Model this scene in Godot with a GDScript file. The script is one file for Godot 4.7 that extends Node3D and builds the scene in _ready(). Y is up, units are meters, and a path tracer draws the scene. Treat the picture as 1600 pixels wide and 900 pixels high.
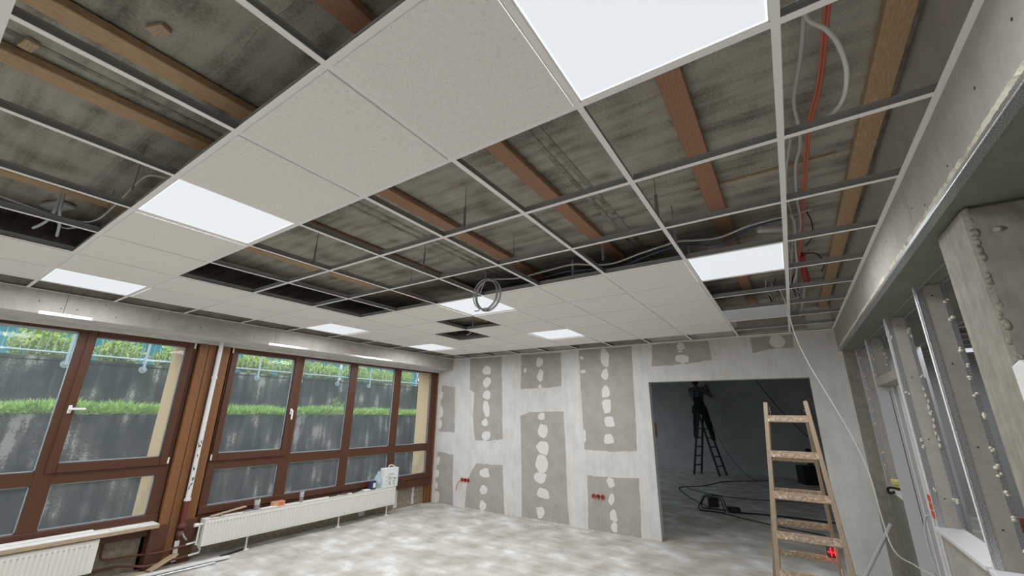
extends Node3D
# Building site room with a half finished grid ceiling. Metres, floor at y = 0, window wall at -x, back wall at -z.

const CY := 2.706          # underside of the ceiling grid
const SLAB := 3.01         # underside of the concrete slab
const BACK := -5.886       # face of the back wall
const SOFX := -5.81        # face of the boxed soffit above the windows
const BEAMX := 0.462       # face of the boxed beam on the partition side
const WX := -6.2           # window plane
const SOFY := 2.487
const BEAMY := 2.43
const REAR := 3.0
const FARZ := -14.2
const ORD := ["zeroth", "first", "second", "third", "fourth", "fifth", "sixth", "seventh", "eighth", "ninth", "tenth", "eleventh", "twelfth", "thirteenth", "fourteenth", "fifteenth"]

class MB:
	var v := PackedVector3Array()
	var n := PackedVector3Array()
	var uv := PackedVector2Array()
	var use_uv := false
	func tri(a: Vector3, b: Vector3, c: Vector3, na: Vector3, nb: Vector3, nc: Vector3, ua := Vector2(), ub := Vector2(), uc := Vector2()) -> void:
		if (b - a).cross(c - a).dot(na + nb + nc) > 0.0:
			var t := b; b = c; c = t
			t = nb; nb = nc; nc = t
			var q := ub; ub = uc; uc = q
		v.append(a); v.append(b); v.append(c)
		n.append(na); n.append(nb); n.append(nc)
		uv.append(ua); uv.append(ub); uv.append(uc)
	func flat(a: Vector3, b: Vector3, c: Vector3, out: Vector3) -> void:
		var m := (b - a).cross(c - a).normalized()
		if m.dot(out) < 0.0: m = -m
		tri(a, b, c, m, m, m)
	func quad(a: Vector3, b: Vector3, c: Vector3, d: Vector3, out: Vector3) -> void:
		flat(a, b, c, out); flat(a, c, d, out)
	func uvquad(a: Vector3, b: Vector3, c: Vector3, d: Vector3, out: Vector3) -> void:
		use_uv = true
		tri(a, b, c, out, out, out, Vector2(0, 1), Vector2(1, 1), Vector2(1, 0))
		tri(a, c, d, out, out, out, Vector2(0, 1), Vector2(1, 0), Vector2(0, 0))
	# box with chamfered edges
	func box(c: Vector3, s: Vector3, b := 0.0, B := Basis()) -> void:
		var h := s / 2.0
		b = minf(b, minf(h.x, minf(h.y, h.z)) * 0.9)
		if b <= 0.0:
			for ax in 3:
				for sg in [-1.0, 1.0]:
					var o := Vector3(); o[ax] = sg
					var u := Vector3(); u[(ax + 1) % 3] = 1
					var w := Vector3(); w[(ax + 2) % 3] = 1
					var p := o * h; var q := u * h; var r := w * h
					quad(c + B * (p - q - r), c + B * (p + q - r), c + B * (p + q + r), c + B * (p - q + r), B * o)
			return
		var inner := h - Vector3(b, b, b)
		for ax in 3:
			for sg in [-1.0, 1.0]:
				var p := Vector3(); p[ax] = sg * h[ax]
				var u := Vector3(); u[(ax + 1) % 3] = inner[(ax + 1) % 3]
				var w := Vector3(); w[(ax + 2) % 3] = inner[(ax + 2) % 3]
				quad(c + B * (p - u - w), c + B * (p + u - w), c + B * (p + u + w), c + B * (p - u + w), B * p)
		for ax in 3:
			var a1 := (ax + 1) % 3
			var a2 := (ax + 2) % 3
			for s1 in [-1.0, 1.0]:
				for s2 in [-1.0, 1.0]:
					var p := Vector3(); p[a1] = s1 * h[a1]; p[a2] = s2 * inner[a2]
					var q := Vector3(); q[a1] = s1 * inner[a1]; q[a2] = s2 * h[a2]
					var l := Vector3(); l[ax] = inner[ax]
					quad(c + B * (p - l), c + B * (p + l), c + B * (q + l), c + B * (q - l), B * (p + q))
		for sx in [-1.0, 1.0]:
			for sy in [-1.0, 1.0]:
				for sz in [-1.0, 1.0]:
					var o := Vector3(sx, sy, sz)
					flat(c + B * (o * Vector3(h.x, inner.y, inner.z)), c + B * (o * Vector3(inner.x, h.y, inner.z)), c + B * (o * Vector3(inner.x, inner.y, h.z)), B * o)
	# box from two corners
	func bb(a: Vector3, d: Vector3, b := 0.0) -> void:
		box((a + d) / 2.0, (d - a).abs(), b)
	# square bar from p to q, width w (along side), height t
	func bar(p: Vector3, q: Vector3, w: float, t: float, side := Vector3.RIGHT, b := 0.0) -> void:
		var d := (q - p).normalized()
		var x := (side - d * side.dot(d)).normalized()
		var y := d.cross(x)
		box((p + q) / 2.0, Vector3(w, t, p.distance_to(q)), b, Basis(x, y, d))
	func tube(pts: Array, r: float, k := 8, r2 := -1.0, caps := true) -> void:
		if r2 < 0.0: r2 = r
		var up := Vector3.UP
		var rings := []
		var nr := []
		for i in pts.size():
			var d: Vector3 = (pts[mini(i + 1, pts.size() - 1)] - pts[maxi(i - 1, 0)]).normalized()
			if absf(d.dot(up)) > 0.95: up = Vector3.RIGHT if absf(d.x) < 0.8 else Vector3.BACK
			var x := (up - d * up.dot(d)).normalized()
			up = x
			var y := d.cross(x)
			var rr := lerpf(r, r2, float(i) / maxf(1.0, pts.size() - 1))
			var a := []
			var b := []
			for j in k:
				var t := TAU * j / k
				var o := x * cos(t) + y * sin(t)
				a.append(pts[i] + o * rr); b.append(o)
			rings.append(a); nr.append(b)
		for i in pts.size() - 1:
			for j in k:
				var j2 := (j + 1) % k
				tri(rings[i][j], rings[i + 1][j], rings[i + 1][j2], nr[i][j], nr[i + 1][j], nr[i + 1][j2])
				tri(rings[i][j], rings[i + 1][j2], rings[i][j2], nr[i][j], nr[i + 1][j2], nr[i][j2])
		if caps:
			for e in [0, pts.size() - 1]:
				var d: Vector3 = (pts[0] - pts[1]) if e == 0 else (pts[e] - pts[e - 1])
				for j in range(1, k - 1):
					flat(rings[e][0], rings[e][j], rings[e][j + 1], d)
	# profile of (radius, height) turned round the y axis at c
	func lathe(c: Vector3, prof: Array, k := 16) -> void:
		for i in prof.size() - 1:
			var a: Vector2 = prof[i]
			var b: Vector2 = prof[i + 1]
			var d := (b - a).normalized()
			for j in k:
				var t0 := TAU * j / k
				var t1 := TAU * (j + 1) / k
				var e0 := Vector3(cos(t0), 0, sin(t0))
				var e1 := Vector3(cos(t1), 0, sin(t1))
				var n0 := e0 * d.y - Vector3.UP * d.x
				var n1 := e1 * d.y - Vector3.UP * d.x
				var p0 := c + e0 * a.x + Vector3.UP * a.y
				var p1 := c + e1 * a.x + Vector3.UP * a.y
				var q0 := c + e0 * b.x + Vector3.UP * b.y
				var q1 := c + e1 * b.x + Vector3.UP * b.y
				if b.x > 1e-6: tri(p0, q0, q1, n0, n0, n1)
				if a.x > 1e-6: tri(p0, q1, p1, n0, n1, n1)
	# polygon in the plane (o, x, y), raised by h along nrm
	func prism(poly: PackedVector2Array, o: Vector3, x: Vector3, y: Vector3, nrm: Vector3, h: float, back := false) -> void:
		var idx := Geometry2D.triangulate_polygon(poly)
		for i in range(0, idx.size(), 3):
			var a := o + x * poly[idx[i]].x + y * poly[idx[i]].y
			var b := o + x * poly[idx[i + 1]].x + y * poly[idx[i + 1]].y
			var c := o + x * poly[idx[i + 2]].x + y * poly[idx[i + 2]].y
			tri(a + nrm * h, b + nrm * h, c + nrm * h, nrm, nrm, nrm)
			if back: tri(a, b, c, -nrm, -nrm, -nrm)
		var mid := Vector2()
		for p in poly: mid += p
		mid /= poly.size()
		for i in poly.size():
			var p := poly[i]
			var q := poly[(i + 1) % poly.size()]
			var e := q - p
			var on := Vector2(e.y, -e.x).normalized()
			if Geometry2D.is_polygon_clockwise(poly): on = -on
			var a := o + x * p.x + y * p.y
			var b := o + x * q.x + y * q.y
			quad(a, b, b + nrm * h, a + nrm * h, x * on.x + y * on.y)
	# lumpy ball
	func blob(c: Vector3, r: Vector3, fn: FastNoiseLite, amp := 0.3, k := 8, m := 6, B := Basis()) -> void:
		var pts := []
		for i in m + 1:
			var row := []
			var th := PI * i / m
			for j in k:
				var ph := TAU * j / k
				var d := Vector3(sin(th) * cos(ph), cos(th), sin(th) * sin(ph))
				var s := 1.0 + amp * fn.get_noise_3dv(d * 1.3 + c * 37.0)
				row.append(c + B * (d * r * s))
			pts.append(row)
		for i in m:
			for j in k:
				var j2 := (j + 1) % k
				var a: Vector3 = pts[i][j]; var b: Vector3 = pts[i + 1][j]; var e: Vector3 = pts[i + 1][j2]; var f: Vector3 = pts[i][j2]
				if i < m - 1: tri(a, b, e, (a - c).normalized(), (b - c).normalized(), (e - c).normalized())
				if i > 0: tri(a, e, f, (a - c).normalized(), (e - c).normalized(), (f - c).normalized())
	func move(t: Vector3) -> void:
		for i in v.size(): v[i] = v[i] + t
	func turn(B: Basis, c: Vector3) -> void:
		for i in v.size():
			v[i] = c + B * (v[i] - c)
			n[i] = B * n[i]
	func low() -> Vector3:
		var lo := v[0]; var hi := v[0]
		for p in v:
			lo = lo.min(p); hi = hi.max(p)
		return Vector3((lo.x + hi.x) / 2, lo.y, (lo.z + hi.z) / 2)
	func mesh(off: Vector3, mat: Material) -> ArrayMesh:
		var arr := []
		arr.resize(Mesh.ARRAY_MAX)
		var w := PackedVector3Array()
		w.resize(v.size())
		for i in v.size(): w[i] = v[i] - off
		arr[Mesh.ARRAY_VERTEX] = w
		arr[Mesh.ARRAY_NORMAL] = n
		if use_uv: arr[Mesh.ARRAY_TEX_UV] = uv
		var am := ArrayMesh.new()
		am.add_surface_from_arrays(Mesh.PRIMITIVE_TRIANGLES, arr)
		am.surface_set_material(0, mat)
		return am

var taken := {}
func numbered(nm: String, parent: Node) -> String:
	var key := str(parent.get_instance_id()) + nm
	var k: int = taken.get(key, 0)
	taken[key] = k + 1
	return nm if k == 0 else "%s_%03d" % [nm, k]

func tag(o: Node, label := "", category := "", group := "", kind := "") -> Node:
	if label: o.set_meta("label", label)
	if category: o.set_meta("category", category)
	if group: o.set_meta("group", group)
	if kind: o.set_meta("kind", kind)
	return o

func origin_of(p: Node) -> Vector3:
	var s := Vector3()
	while p is Node3D and p != self:
		s += (p as Node3D).position
		p = p.get_parent()
	return s

func thing(nm: String, at: Vector3, label := "", category := "", group := "", kind := "") -> Node3D:
	var o := Node3D.new()
	o.name = numbered(nm, self)
	add_child(o, true)
	o.position = at
	tag(o, label, category, group, kind)
	return o

# a part: built in world coordinates, hung under its thing
func part(mb: MB, nm: String, mat: Material, parent: Node, label := "", kind := "") -> MeshInstance3D:
	var o := MeshInstance3D.new()
	o.name = numbered(nm, parent)
	var base := origin_of(parent)
	var at := mb.low()
	o.mesh = mb.mesh(at, mat)
	o.position = at - base
	o.cast_shadow = GeometryInstance3D.SHADOW_CASTING_SETTING_ON
	parent.add_child(o, true)
	if label: o.set_meta("label", label)
	if kind: o.set_meta("kind", kind)
	return o

# a top-level thing that is one mesh
func one(mb: MB, nm: String, mat: Material, label := "", category := "", group := "", kind := "") -> MeshInstance3D:
	var o := part(mb, nm, mat, self)
	tag(o, label, category, group, kind)
	return o

func struct(mb: MB, nm: String, mat: Material, label := "", category := "") -> MeshInstance3D:
	return one(mb, nm, mat, label, category, "", "structure")

# ---------------------------------------------------------------- materials
func mat(c: Color, rough := 0.8, metal := 0.0) -> StandardMaterial3D:
	var m := StandardMaterial3D.new()
	m.albedo_color = c
	m.roughness = rough
	m.metallic = metal
	return m

func noise_img(size: int, freq: float, oct: int, seed_: int, sx := 1, sy := 1, kind := FastNoiseLite.TYPE_SIMPLEX_SMOOTH) -> PackedByteArray:
	var f := FastNoiseLite.new()
	f.noise_type = kind
	f.seed = seed_
	f.frequency = freq
	f.fractal_octaves = oct
	var im := f.get_seamless_image(size / sx, size / sy)
	im.convert(Image.FORMAT_L8)
	if sx > 1 or sy > 1: im.resize(size, size, Image.INTERPOLATE_CUBIC)
	return im.get_data()

# layers: [bytes, weight]; stops: [[t, Color], ...]
func blend(size: int, layers: Array, stops: Array, contrast := 1.0) -> Image:
	var g := Gradient.new()
	var offs := PackedFloat32Array()
	var cols := PackedColorArray()
	for s in stops:
		offs.append(s[0]); cols.append(s[1])
	g.offsets = offs
	g.colors = cols
	var lut := PackedByteArray()
	for i in 256:
		var c := g.sample(i / 255.0)
		lut.append(int(c.r * 255)); lut.append(int(c.g * 255)); lut.append(int(c.b * 255))
	var total := 0.0
	for l in layers: total += l[1]
	var out := PackedByteArray()
	out.resize(size * size * 3)
	var n := layers.size()
	var d0: PackedByteArray = layers[0][0]
	var d1: PackedByteArray = layers[1][0] if n > 1 else d0
	var d2: PackedByteArray = layers[2][0] if n > 2 else d0
	var w0: float = layers[0][1] / total
	var w1: float = layers[1][1] / total if n > 1 else 0.0
	var w2: float = layers[2][1] / total if n > 2 else 0.0
	for i in size * size:
		var s := d0[i] * w0 + d1[i] * w1 + d2[i] * w2
		var k := clampi(int((s - 127.5) * contrast + 127.5), 0, 255) * 3
		out[i * 3] = lut[k]; out[i * 3 + 1] = lut[k + 1]; out[i * 3 + 2] = lut[k + 2]
	return Image.create_from_data(size, size, false, Image.FORMAT_RGB8, out)

func tmat(im: Image, scale: Vector3, rough := 0.85, world := true, tint := Color.WHITE) -> StandardMaterial3D:
	var m := mat(tint, rough)
	m.albedo_texture = ImageTexture.create_from_image(im)
	m.uv1_triplanar = true
	m.uv1_world_triplanar = world
	m.uv1_scale = scale
	m.uv1_triplanar_sharpness = 8.0
	return m

func scaled(m: StandardMaterial3D, scale: Vector3, world := false, tint := Color.WHITE) -> StandardMaterial3D:
	var d: StandardMaterial3D = m.duplicate()
	d.uv1_scale = scale
	d.uv1_world_triplanar = world
	d.albedo_color = tint
	return d

var M := {}
func C(r: int, g: int, b: int) -> Color: return Color8(r, g, b)

func materials() -> void:
	var fine := noise_img(512, 0.045, 4, 3)
	var blot := noise_img(512, 0.009, 5, 11)
	var blot2 := noise_img(512, 0.02, 5, 29)
	var streak := noise_img(512, 0.035, 5, 17, 16, 1)
	var vstreak := noise_img(512, 0.035, 4, 23, 1, 8)
	var streak2 := noise_img(512, 0.03, 5, 71, 4, 1)
	var grit := noise_img(512, 0.2, 3, 83)
	var grain := noise_img(512, 0.05, 5, 41)
	M.slab = tmat(blend(512, [[blot, 0.6], [streak, 0.6], [grit, 0.35]], [[0.0, C(96, 92, 84)], [0.28, C(134, 129, 118)], [0.5, C(158, 153, 142)], [1.0, C(186, 181, 170)]], 1.5), Vector3(0.55, 0.55, 0.55), 0.92)
	M.seam = scaled(M.slab, Vector3(1.1, 1.1, 1.1), true, C(226, 226, 226))
	M.floor = tmat(blend(512, [[streak2, 0.25], [blot, 0.75], [grit, 0.2]], [[0.0, C(160, 151, 137)], [0.35, C(182, 177, 167)], [0.62, C(196, 193, 185)], [0.78, C(210, 208, 203)], [1.0, C(230, 229, 226)]], 1.5), Vector3(0.42, 0.42, 0.42), 0.75)
	M.plaster = tmat(blend(512, [[blot, 0.6], [vstreak, 0.45], [fine, 0.15]], [[0.0, C(198, 196, 190)], [0.5, C(211, 210, 205)], [1.0, C(222, 221, 217)]], 1.2), Vector3(0.6, 0.6, 0.6), 0.9)
	M.board = tmat(blend(512, [[fine, 0.4], [blot, 0.6]], [[0.0, C(160, 155, 147)], [1.0, C(178, 173, 164)]], 1.3), Vector3(0.8, 0.8, 0.8), 0.88)
	M.filler = tmat(blend(512, [[blot2, 0.6], [fine, 0.4]], [[0.0, C(212, 211, 206)], [1.0, C(228, 227, 223)]], 1.4), Vector3(2, 2, 2), 0.9)
	M.gypsum = tmat(blend(512, [[fine, 0.4], [blot, 0.6]], [[0.0, C(158, 153, 145)], [1.0, C(176, 172, 163)]], 1.3), Vector3(1.1, 1.1, 1.1), 0.9)
	M.green = tmat(blend(512, [[fine, 0.4], [blot, 0.6]], [[0.0, C(104, 108, 96)], [1.0, C(126, 129, 116)]], 1.3), Vector3(1, 1, 1), 0.85)
	M.column = tmat(blend(512, [[blot2, 0.5], [vstreak, 0.5], [fine, 0.3]], [[0.0, C(118, 115, 104)], [0.45, C(138, 135, 123)], [1.0, C(160, 157, 145)]], 1.2), Vector3(0.9, 0.9, 0.9), 0.9)
	M.retaining = tmat(blend(512, [[blot, 0.6], [vstreak, 0.55], [grit, 0.25]], [[0.0, C(34, 33, 31)], [0.4, C(60, 59, 57)], [0.7, C(84, 83, 80)], [0.9, C(120, 119, 114)], [1.0, C(165, 164, 158)]], 2.7), Vector3(0.25, 0.25, 0.25), 0.95)
	M.parapet = tmat(blend(512, [[blot2, 0.7], [fine, 0.3]], [[0.0, C(128, 116, 98)], [0.6, C(152, 141, 122)], [1.0, C(176, 168, 152)]], 1.1), Vector3(1.2, 1.2, 1.2), 0.92)
	var wood := blend(512, [[grain, 0.7], [fine, 0.3]], [[0.0, C(190, 186, 182)], [0.5, C(222, 220, 217)], [1.0, C(248, 248, 248)]], 1.2)
	var wt := tmat(wood, Vector3(5, 5, 0.5), 0.6, false)
	M.frame_z = scaled(wt, Vector3(9, 9, 0.5), true, C(94, 55, 31)); M.frame_z.roughness = 0.5
	M.frame_y = scaled(wt, Vector3(9, 0.5, 9), true, C(94, 55, 31)); M.frame_y.roughness = 0.5
	M.post_y = scaled(wt, Vector3(7, 0.4, 7), true, C(146, 99, 57))
	M.post_dark = scaled(wt, Vector3(7, 0.4, 7), true, C(100, 62, 38))
	M.batten_tan = scaled(wt, Vector3(6, 6, 0.6), true, C(202, 172, 136))
	M.batten_red = scaled(wt, Vector3(6, 6, 0.6), true, C(180, 138, 110))
	M.pine_z = scaled(wt, Vector3(6, 6, 0.6), false, C(202, 180, 152))
	M.pine_x = scaled(wt, Vector3(0.6, 6, 6), false, C(202, 180, 152))
	M.ladder_y = scaled(wt, Vector3(9, 0.9, 9), false, C(164, 146, 122))
	M.ladder_x = scaled(wt, Vector3(1.2, 9, 9), false, C(176, 152, 126))
	M.ladder_spot = tmat(blend(512, [[blot2, 0.9], [fine, 0.3]], [[0.0, C(120, 102, 82)], [0.5, C(150, 130, 108)], [0.78, C(166, 150, 130)], [0.9, C(206, 198, 186)], [1.0, C(216, 212, 204)]], 1.4), Vector3(3, 3, 3), 0.8, false)
	# mineral fibre tile with pin holes
	var rng := RandomNumberGenerator.new()
	rng.seed = 5
	var ti := blend(512, [[fine, 1.0]], [[0.0, C(232, 230, 224)], [1.0, C(240, 238, 233)]], 1.2)
	for i in 900:
		var p := Vector2i(rng.randi_range(2, 507), rng.randi_range(2, 507))
		var q := rng.randf_range(0.62, 0.9)
		var col := Color(0.9 * q, 0.89 * q, 0.87 * q)
		ti.fill_rect(Rect2i(p, Vector2i(rng.randi_range(1, 2), rng.randi_range(1, 2))), col)
	M.tile = tmat(ti, Vector3(1.67, 1.67, 1.67), 0.95, true)
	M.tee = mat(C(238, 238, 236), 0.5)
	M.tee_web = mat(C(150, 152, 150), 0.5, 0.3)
	M.zinc = mat(C(186, 190, 192), 0.32, 0.9)
	var holes := blend(512, [[noise_img(512, 0.12, 2, 61, 1, 1, FastNoiseLite.TYPE_CELLULAR), 1.0]], [[0.0, C(90, 90, 88)], [0.3, C(190, 192, 194)], [1.0, C(225, 227, 228)]], 1.6)
	M.bead = tmat(holes, Vector3(4, 4, 4), 0.3, true); M.bead.metallic = 0.75
	M.white = mat(C(232, 231, 226), 0.45)
	M.radiator = mat(C(226, 225, 216), 0.4)
	M.white_pipe = mat(C(224, 224, 220), 0.4)
	M.steel = mat(C(150, 152, 155), 0.4, 0.8)
	M.dark_steel = mat(C(60, 62, 64), 0.5, 0.6)
	M.black = mat(C(26, 26, 28), 0.6)
	M.rubber = mat(C(20, 20, 21), 0.8)
	M.grey_plastic = mat(C(168, 170, 168), 0.5)
	M.cable = mat(C(176, 177, 176), 0.55)
	M.cable_white = mat(C(208, 208, 202), 0.55)
	M.cable_blue = mat(C(52, 62, 92), 0.5)
	M.orange = mat(C(190, 104, 80), 0.5)
	M.orange_box = mat(C(196, 84, 42), 0.55)
	M.red = mat(C(150, 34, 38), 0.5)
	M.copper_brown = mat(C(98, 62, 46), 0.6)
	M.red_brown = mat(C(110, 50, 38), 0.65)
	M.cream = mat(C(224, 196, 150), 0.9)
	M.jamb = mat(C(186, 188, 188), 0.5)
	M.sill = mat(C(214, 214, 214), 0.4)
	M.glue = mat(C(214, 210, 192), 0.85)
	M.far_wall = tmat(blend(512, [[blot, 1.0]], [[0.0, C(176, 178, 178)], [1.0, C(192, 194, 194)]], 1.2), Vector3(0.3, 0.3, 0.3), 0.9)
	M.side_wall = mat(C(190, 191, 192), 0.9)
	M.dark_void = mat(C(64, 64, 64), 0.95)
	M.glass = mat(Color(0.86, 0.93, 0.94, 0.06), 0.03)
	M.glass.transparency = BaseMaterial3D.TRANSPARENCY_ALPHA
	M.glass.metallic_specular = 0.21
	M.jar_glass = mat(Color(0.9, 0.95, 0.95, 0.2), 0.05)
	M.jar_glass.transparency = BaseMaterial3D.TRANSPARENCY_ALPHA
	M.film = mat(Color(0.85, 0.95, 1.0, 0.35), 0.2)
	M.film.transparency = BaseMaterial3D.TRANSPARENCY_ALPHA
	M.panel = mat(C(150, 152, 154), 0.7)
	M.panel.emission_enabled = true
	M.panel.emission = C(246, 250, 255)
	M.panel.emission_energy_multiplier = LAMP_GLOW
	M.panel_edge = M.panel.duplicate()
	M.panel_edge.emission_energy_multiplier = LAMP_GLOW * 1.3
	M.panel_off = mat(C(206, 209, 213), 0.5)
	M.soil = mat(C(76, 66, 50), 0.95)
	M.gravel = mat(C(140, 138, 132), 0.95)
	M.galv = mat(C(176, 190, 198), 0.5, 0.3)
	M.net = mat(C(58, 140, 146), 0.8)
	M.navy = mat(C(48, 54, 84), 0.5)
	M.cardboard = mat(C(206, 160, 124), 0.8)
	M.print_orange = mat(C(206, 104, 72), 0.7)
	M.sponge = mat(C(206, 192, 128), 0.95)
	M.grass = mat(C(126, 172, 70), 0.8); M.grass.vertex_color_use_as_albedo = true; M.grass.albedo_color = Color.WHITE
	M.grass.backlight_enabled = true; M.grass.backlight = Color(0.35, 0.42, 0.15)
	M.bark = mat(C(84, 70, 54), 0.9)
	M.cloth_dark = mat(C(30, 32, 40), 0.9)
	M.skin = mat(C(150, 108, 86), 0.7)
	M.shirt = mat(C(92, 96, 102), 0.9)
	M.hair = mat(C(28, 22, 18), 0.9)

# ---------------------------------------------------------------- light settings
const LAMP_GLOW := 0.47
const LAMP_LIGHT := 4.6
const SKY_ENERGY := 1.7
const EXPOSURE := 1.55

func _ready() -> void:
	var cam := Camera3D.new()
	cam.name = "camera"
	cam.fov = rad_to_deg(2.0 * atan(450.0 / 637.33))
	cam.position = Vector3(-0.1263, 1.650, 0.5337)
	cam.rotation_order = EULER_ORDER_YXZ
	cam.rotation = Vector3(0.297955, 0.585640, 0.011288)
	cam.near = 0.03
	cam.far = 200.0
	cam.current = true
	add_child(cam)
	var env := Environment.new()
	env.background_mode = Environment.BG_SKY
	var sm := ProceduralSkyMaterial.new()
	sm.sky_top_color = C(206, 218, 232)
	sm.sky_horizon_color = C(222, 228, 234)
	sm.ground_bottom_color = C(120, 122, 118)
	sm.ground_horizon_color = C(190, 194, 196)
	sm.energy_multiplier = SKY_ENERGY
	env.sky = Sky.new()
	env.sky.sky_material = sm
	env.tonemap_mode = Environment.TONE_MAPPER_LINEAR
	env.tonemap_exposure = EXPOSURE
	env.sdfgi_enabled = true
	env.ssao_enabled = true
	env.ssil_enabled = true
	var we := WorldEnvironment.new()
	we.name = "world_environment"
	we.environment = env
	add_child(we)
	materials()
	shell()
	back_wall()
	window_wall()
	partition()
	ceiling_grid()
	battens()
	radiators()
	outside()
	far_room()
	cables()
	clutter()

# ---------------------------------------------------------------- shell
func shell() -> void:
	var b := MB.new()
	b.bb(Vector3(-6.6, -0.2, FARZ - 0.3), Vector3(6.2, 0.0, REAR + 0.3))
	struct(b, "floor", M.floor, "dusty grey concrete screed floor with white plaster smears", "floor")
	b = MB.new()
	b.bb(Vector3(-6.6, SLAB, BACK - 0.14), Vector3(6.2, SLAB + 0.25, REAR + 0.3))
	var slab := thing("ceiling", Vector3(-3, SLAB, -1.5), "bare board-marked concrete slab above the open ceiling grid", "ceiling", "", "structure")
	part(b, "concrete_slab", M.slab, slab)
	# raised seams left by the formwork
	for q in [[-0.97, -5.7, 2.9, 0.035], [-1.03, -5.7, 2.9, 0.03], [-2.38, -5.7, 2.9, 0.03], [-2.46, -5.7, 2.9, 0.03], [-4.6, -5.7, 2.9, 0.03]]:
		b = MB.new()
		b.box(Vector3(q[0], SLAB - 0.001, (q[1] + q[2]) / 2), Vector3(q[3], 0.006, q[2] - q[1]), 0.002)
		part(b, "formwork_seam", M.seam, slab)
	var fn := FastNoiseLite.new(); fn.seed = 8; fn.frequency = 1.5
	for zc in [-4.7, -3.55, -2.35, -1.3, 0.08, 0.9, 1.7]:
		b = MB.new()
		var pts := []
		for k in 32:
			var x := lerpf(-5.75, 0.4, k / 31.0)
			pts.append(Vector3(x, SLAB + 0.003, zc + 0.02 * fn.get_noise_2d(x * 3.0, zc * 9.0)))
		b.tube(pts, 0.006, 5)
		part(b, "formwork_seam", M.slab, slab)
	b = MB.new()
	b.bb(Vector3(-6.6, 0, REAR), Vector3(6.2, SLAB, REAR + 0.2))
	struct(b, "wall_rear", M.plaster, "plain filled wall closing the room behind the photographer", "wall")

# outline with a wavering edge
func rough_poly(pts: Array, amp: float, seed_: int, step := 0.05) -> PackedVector2Array:
	var fn := FastNoiseLite.new(); fn.seed = seed_; fn.frequency = 4.0; fn.fractal_octaves = 3
	var out := PackedVector2Array()
	for i in pts.size():
		var a: Vector2 = pts[i]
		var b: Vector2 = pts[(i + 1) % pts.size()]
		var n := maxi(1, int(a.distance_to(b) / step))
		var nr := (b - a).orthogonal().normalized()
		for k in n:
			var p := a.lerp(b, float(k) / n)
			out.append(p + nr * amp * fn.get_noise_2d(p.x * 2.0 + i * 7.0, p.y * 2.0))
	return out

func px_back(u: float, v: float) -> Vector2:   # measured picture point on the back wall -> (x, y) on that wall
	var B := Basis.from_euler(Vector3(0.297955, 0.585640, 0.011288), EULER_ORDER_YXZ)
	var d := B * Vector3((u - 800.0) / 637.33, -(v - 450.0) / 637.33, -1.0)
	var c := Vector3(-0.1263, 1.650, 0.5337)
	var t := (BACK - c.z) / d.z
	return Vector2(c.x + d.x * t, c.y + d.y * t)

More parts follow.
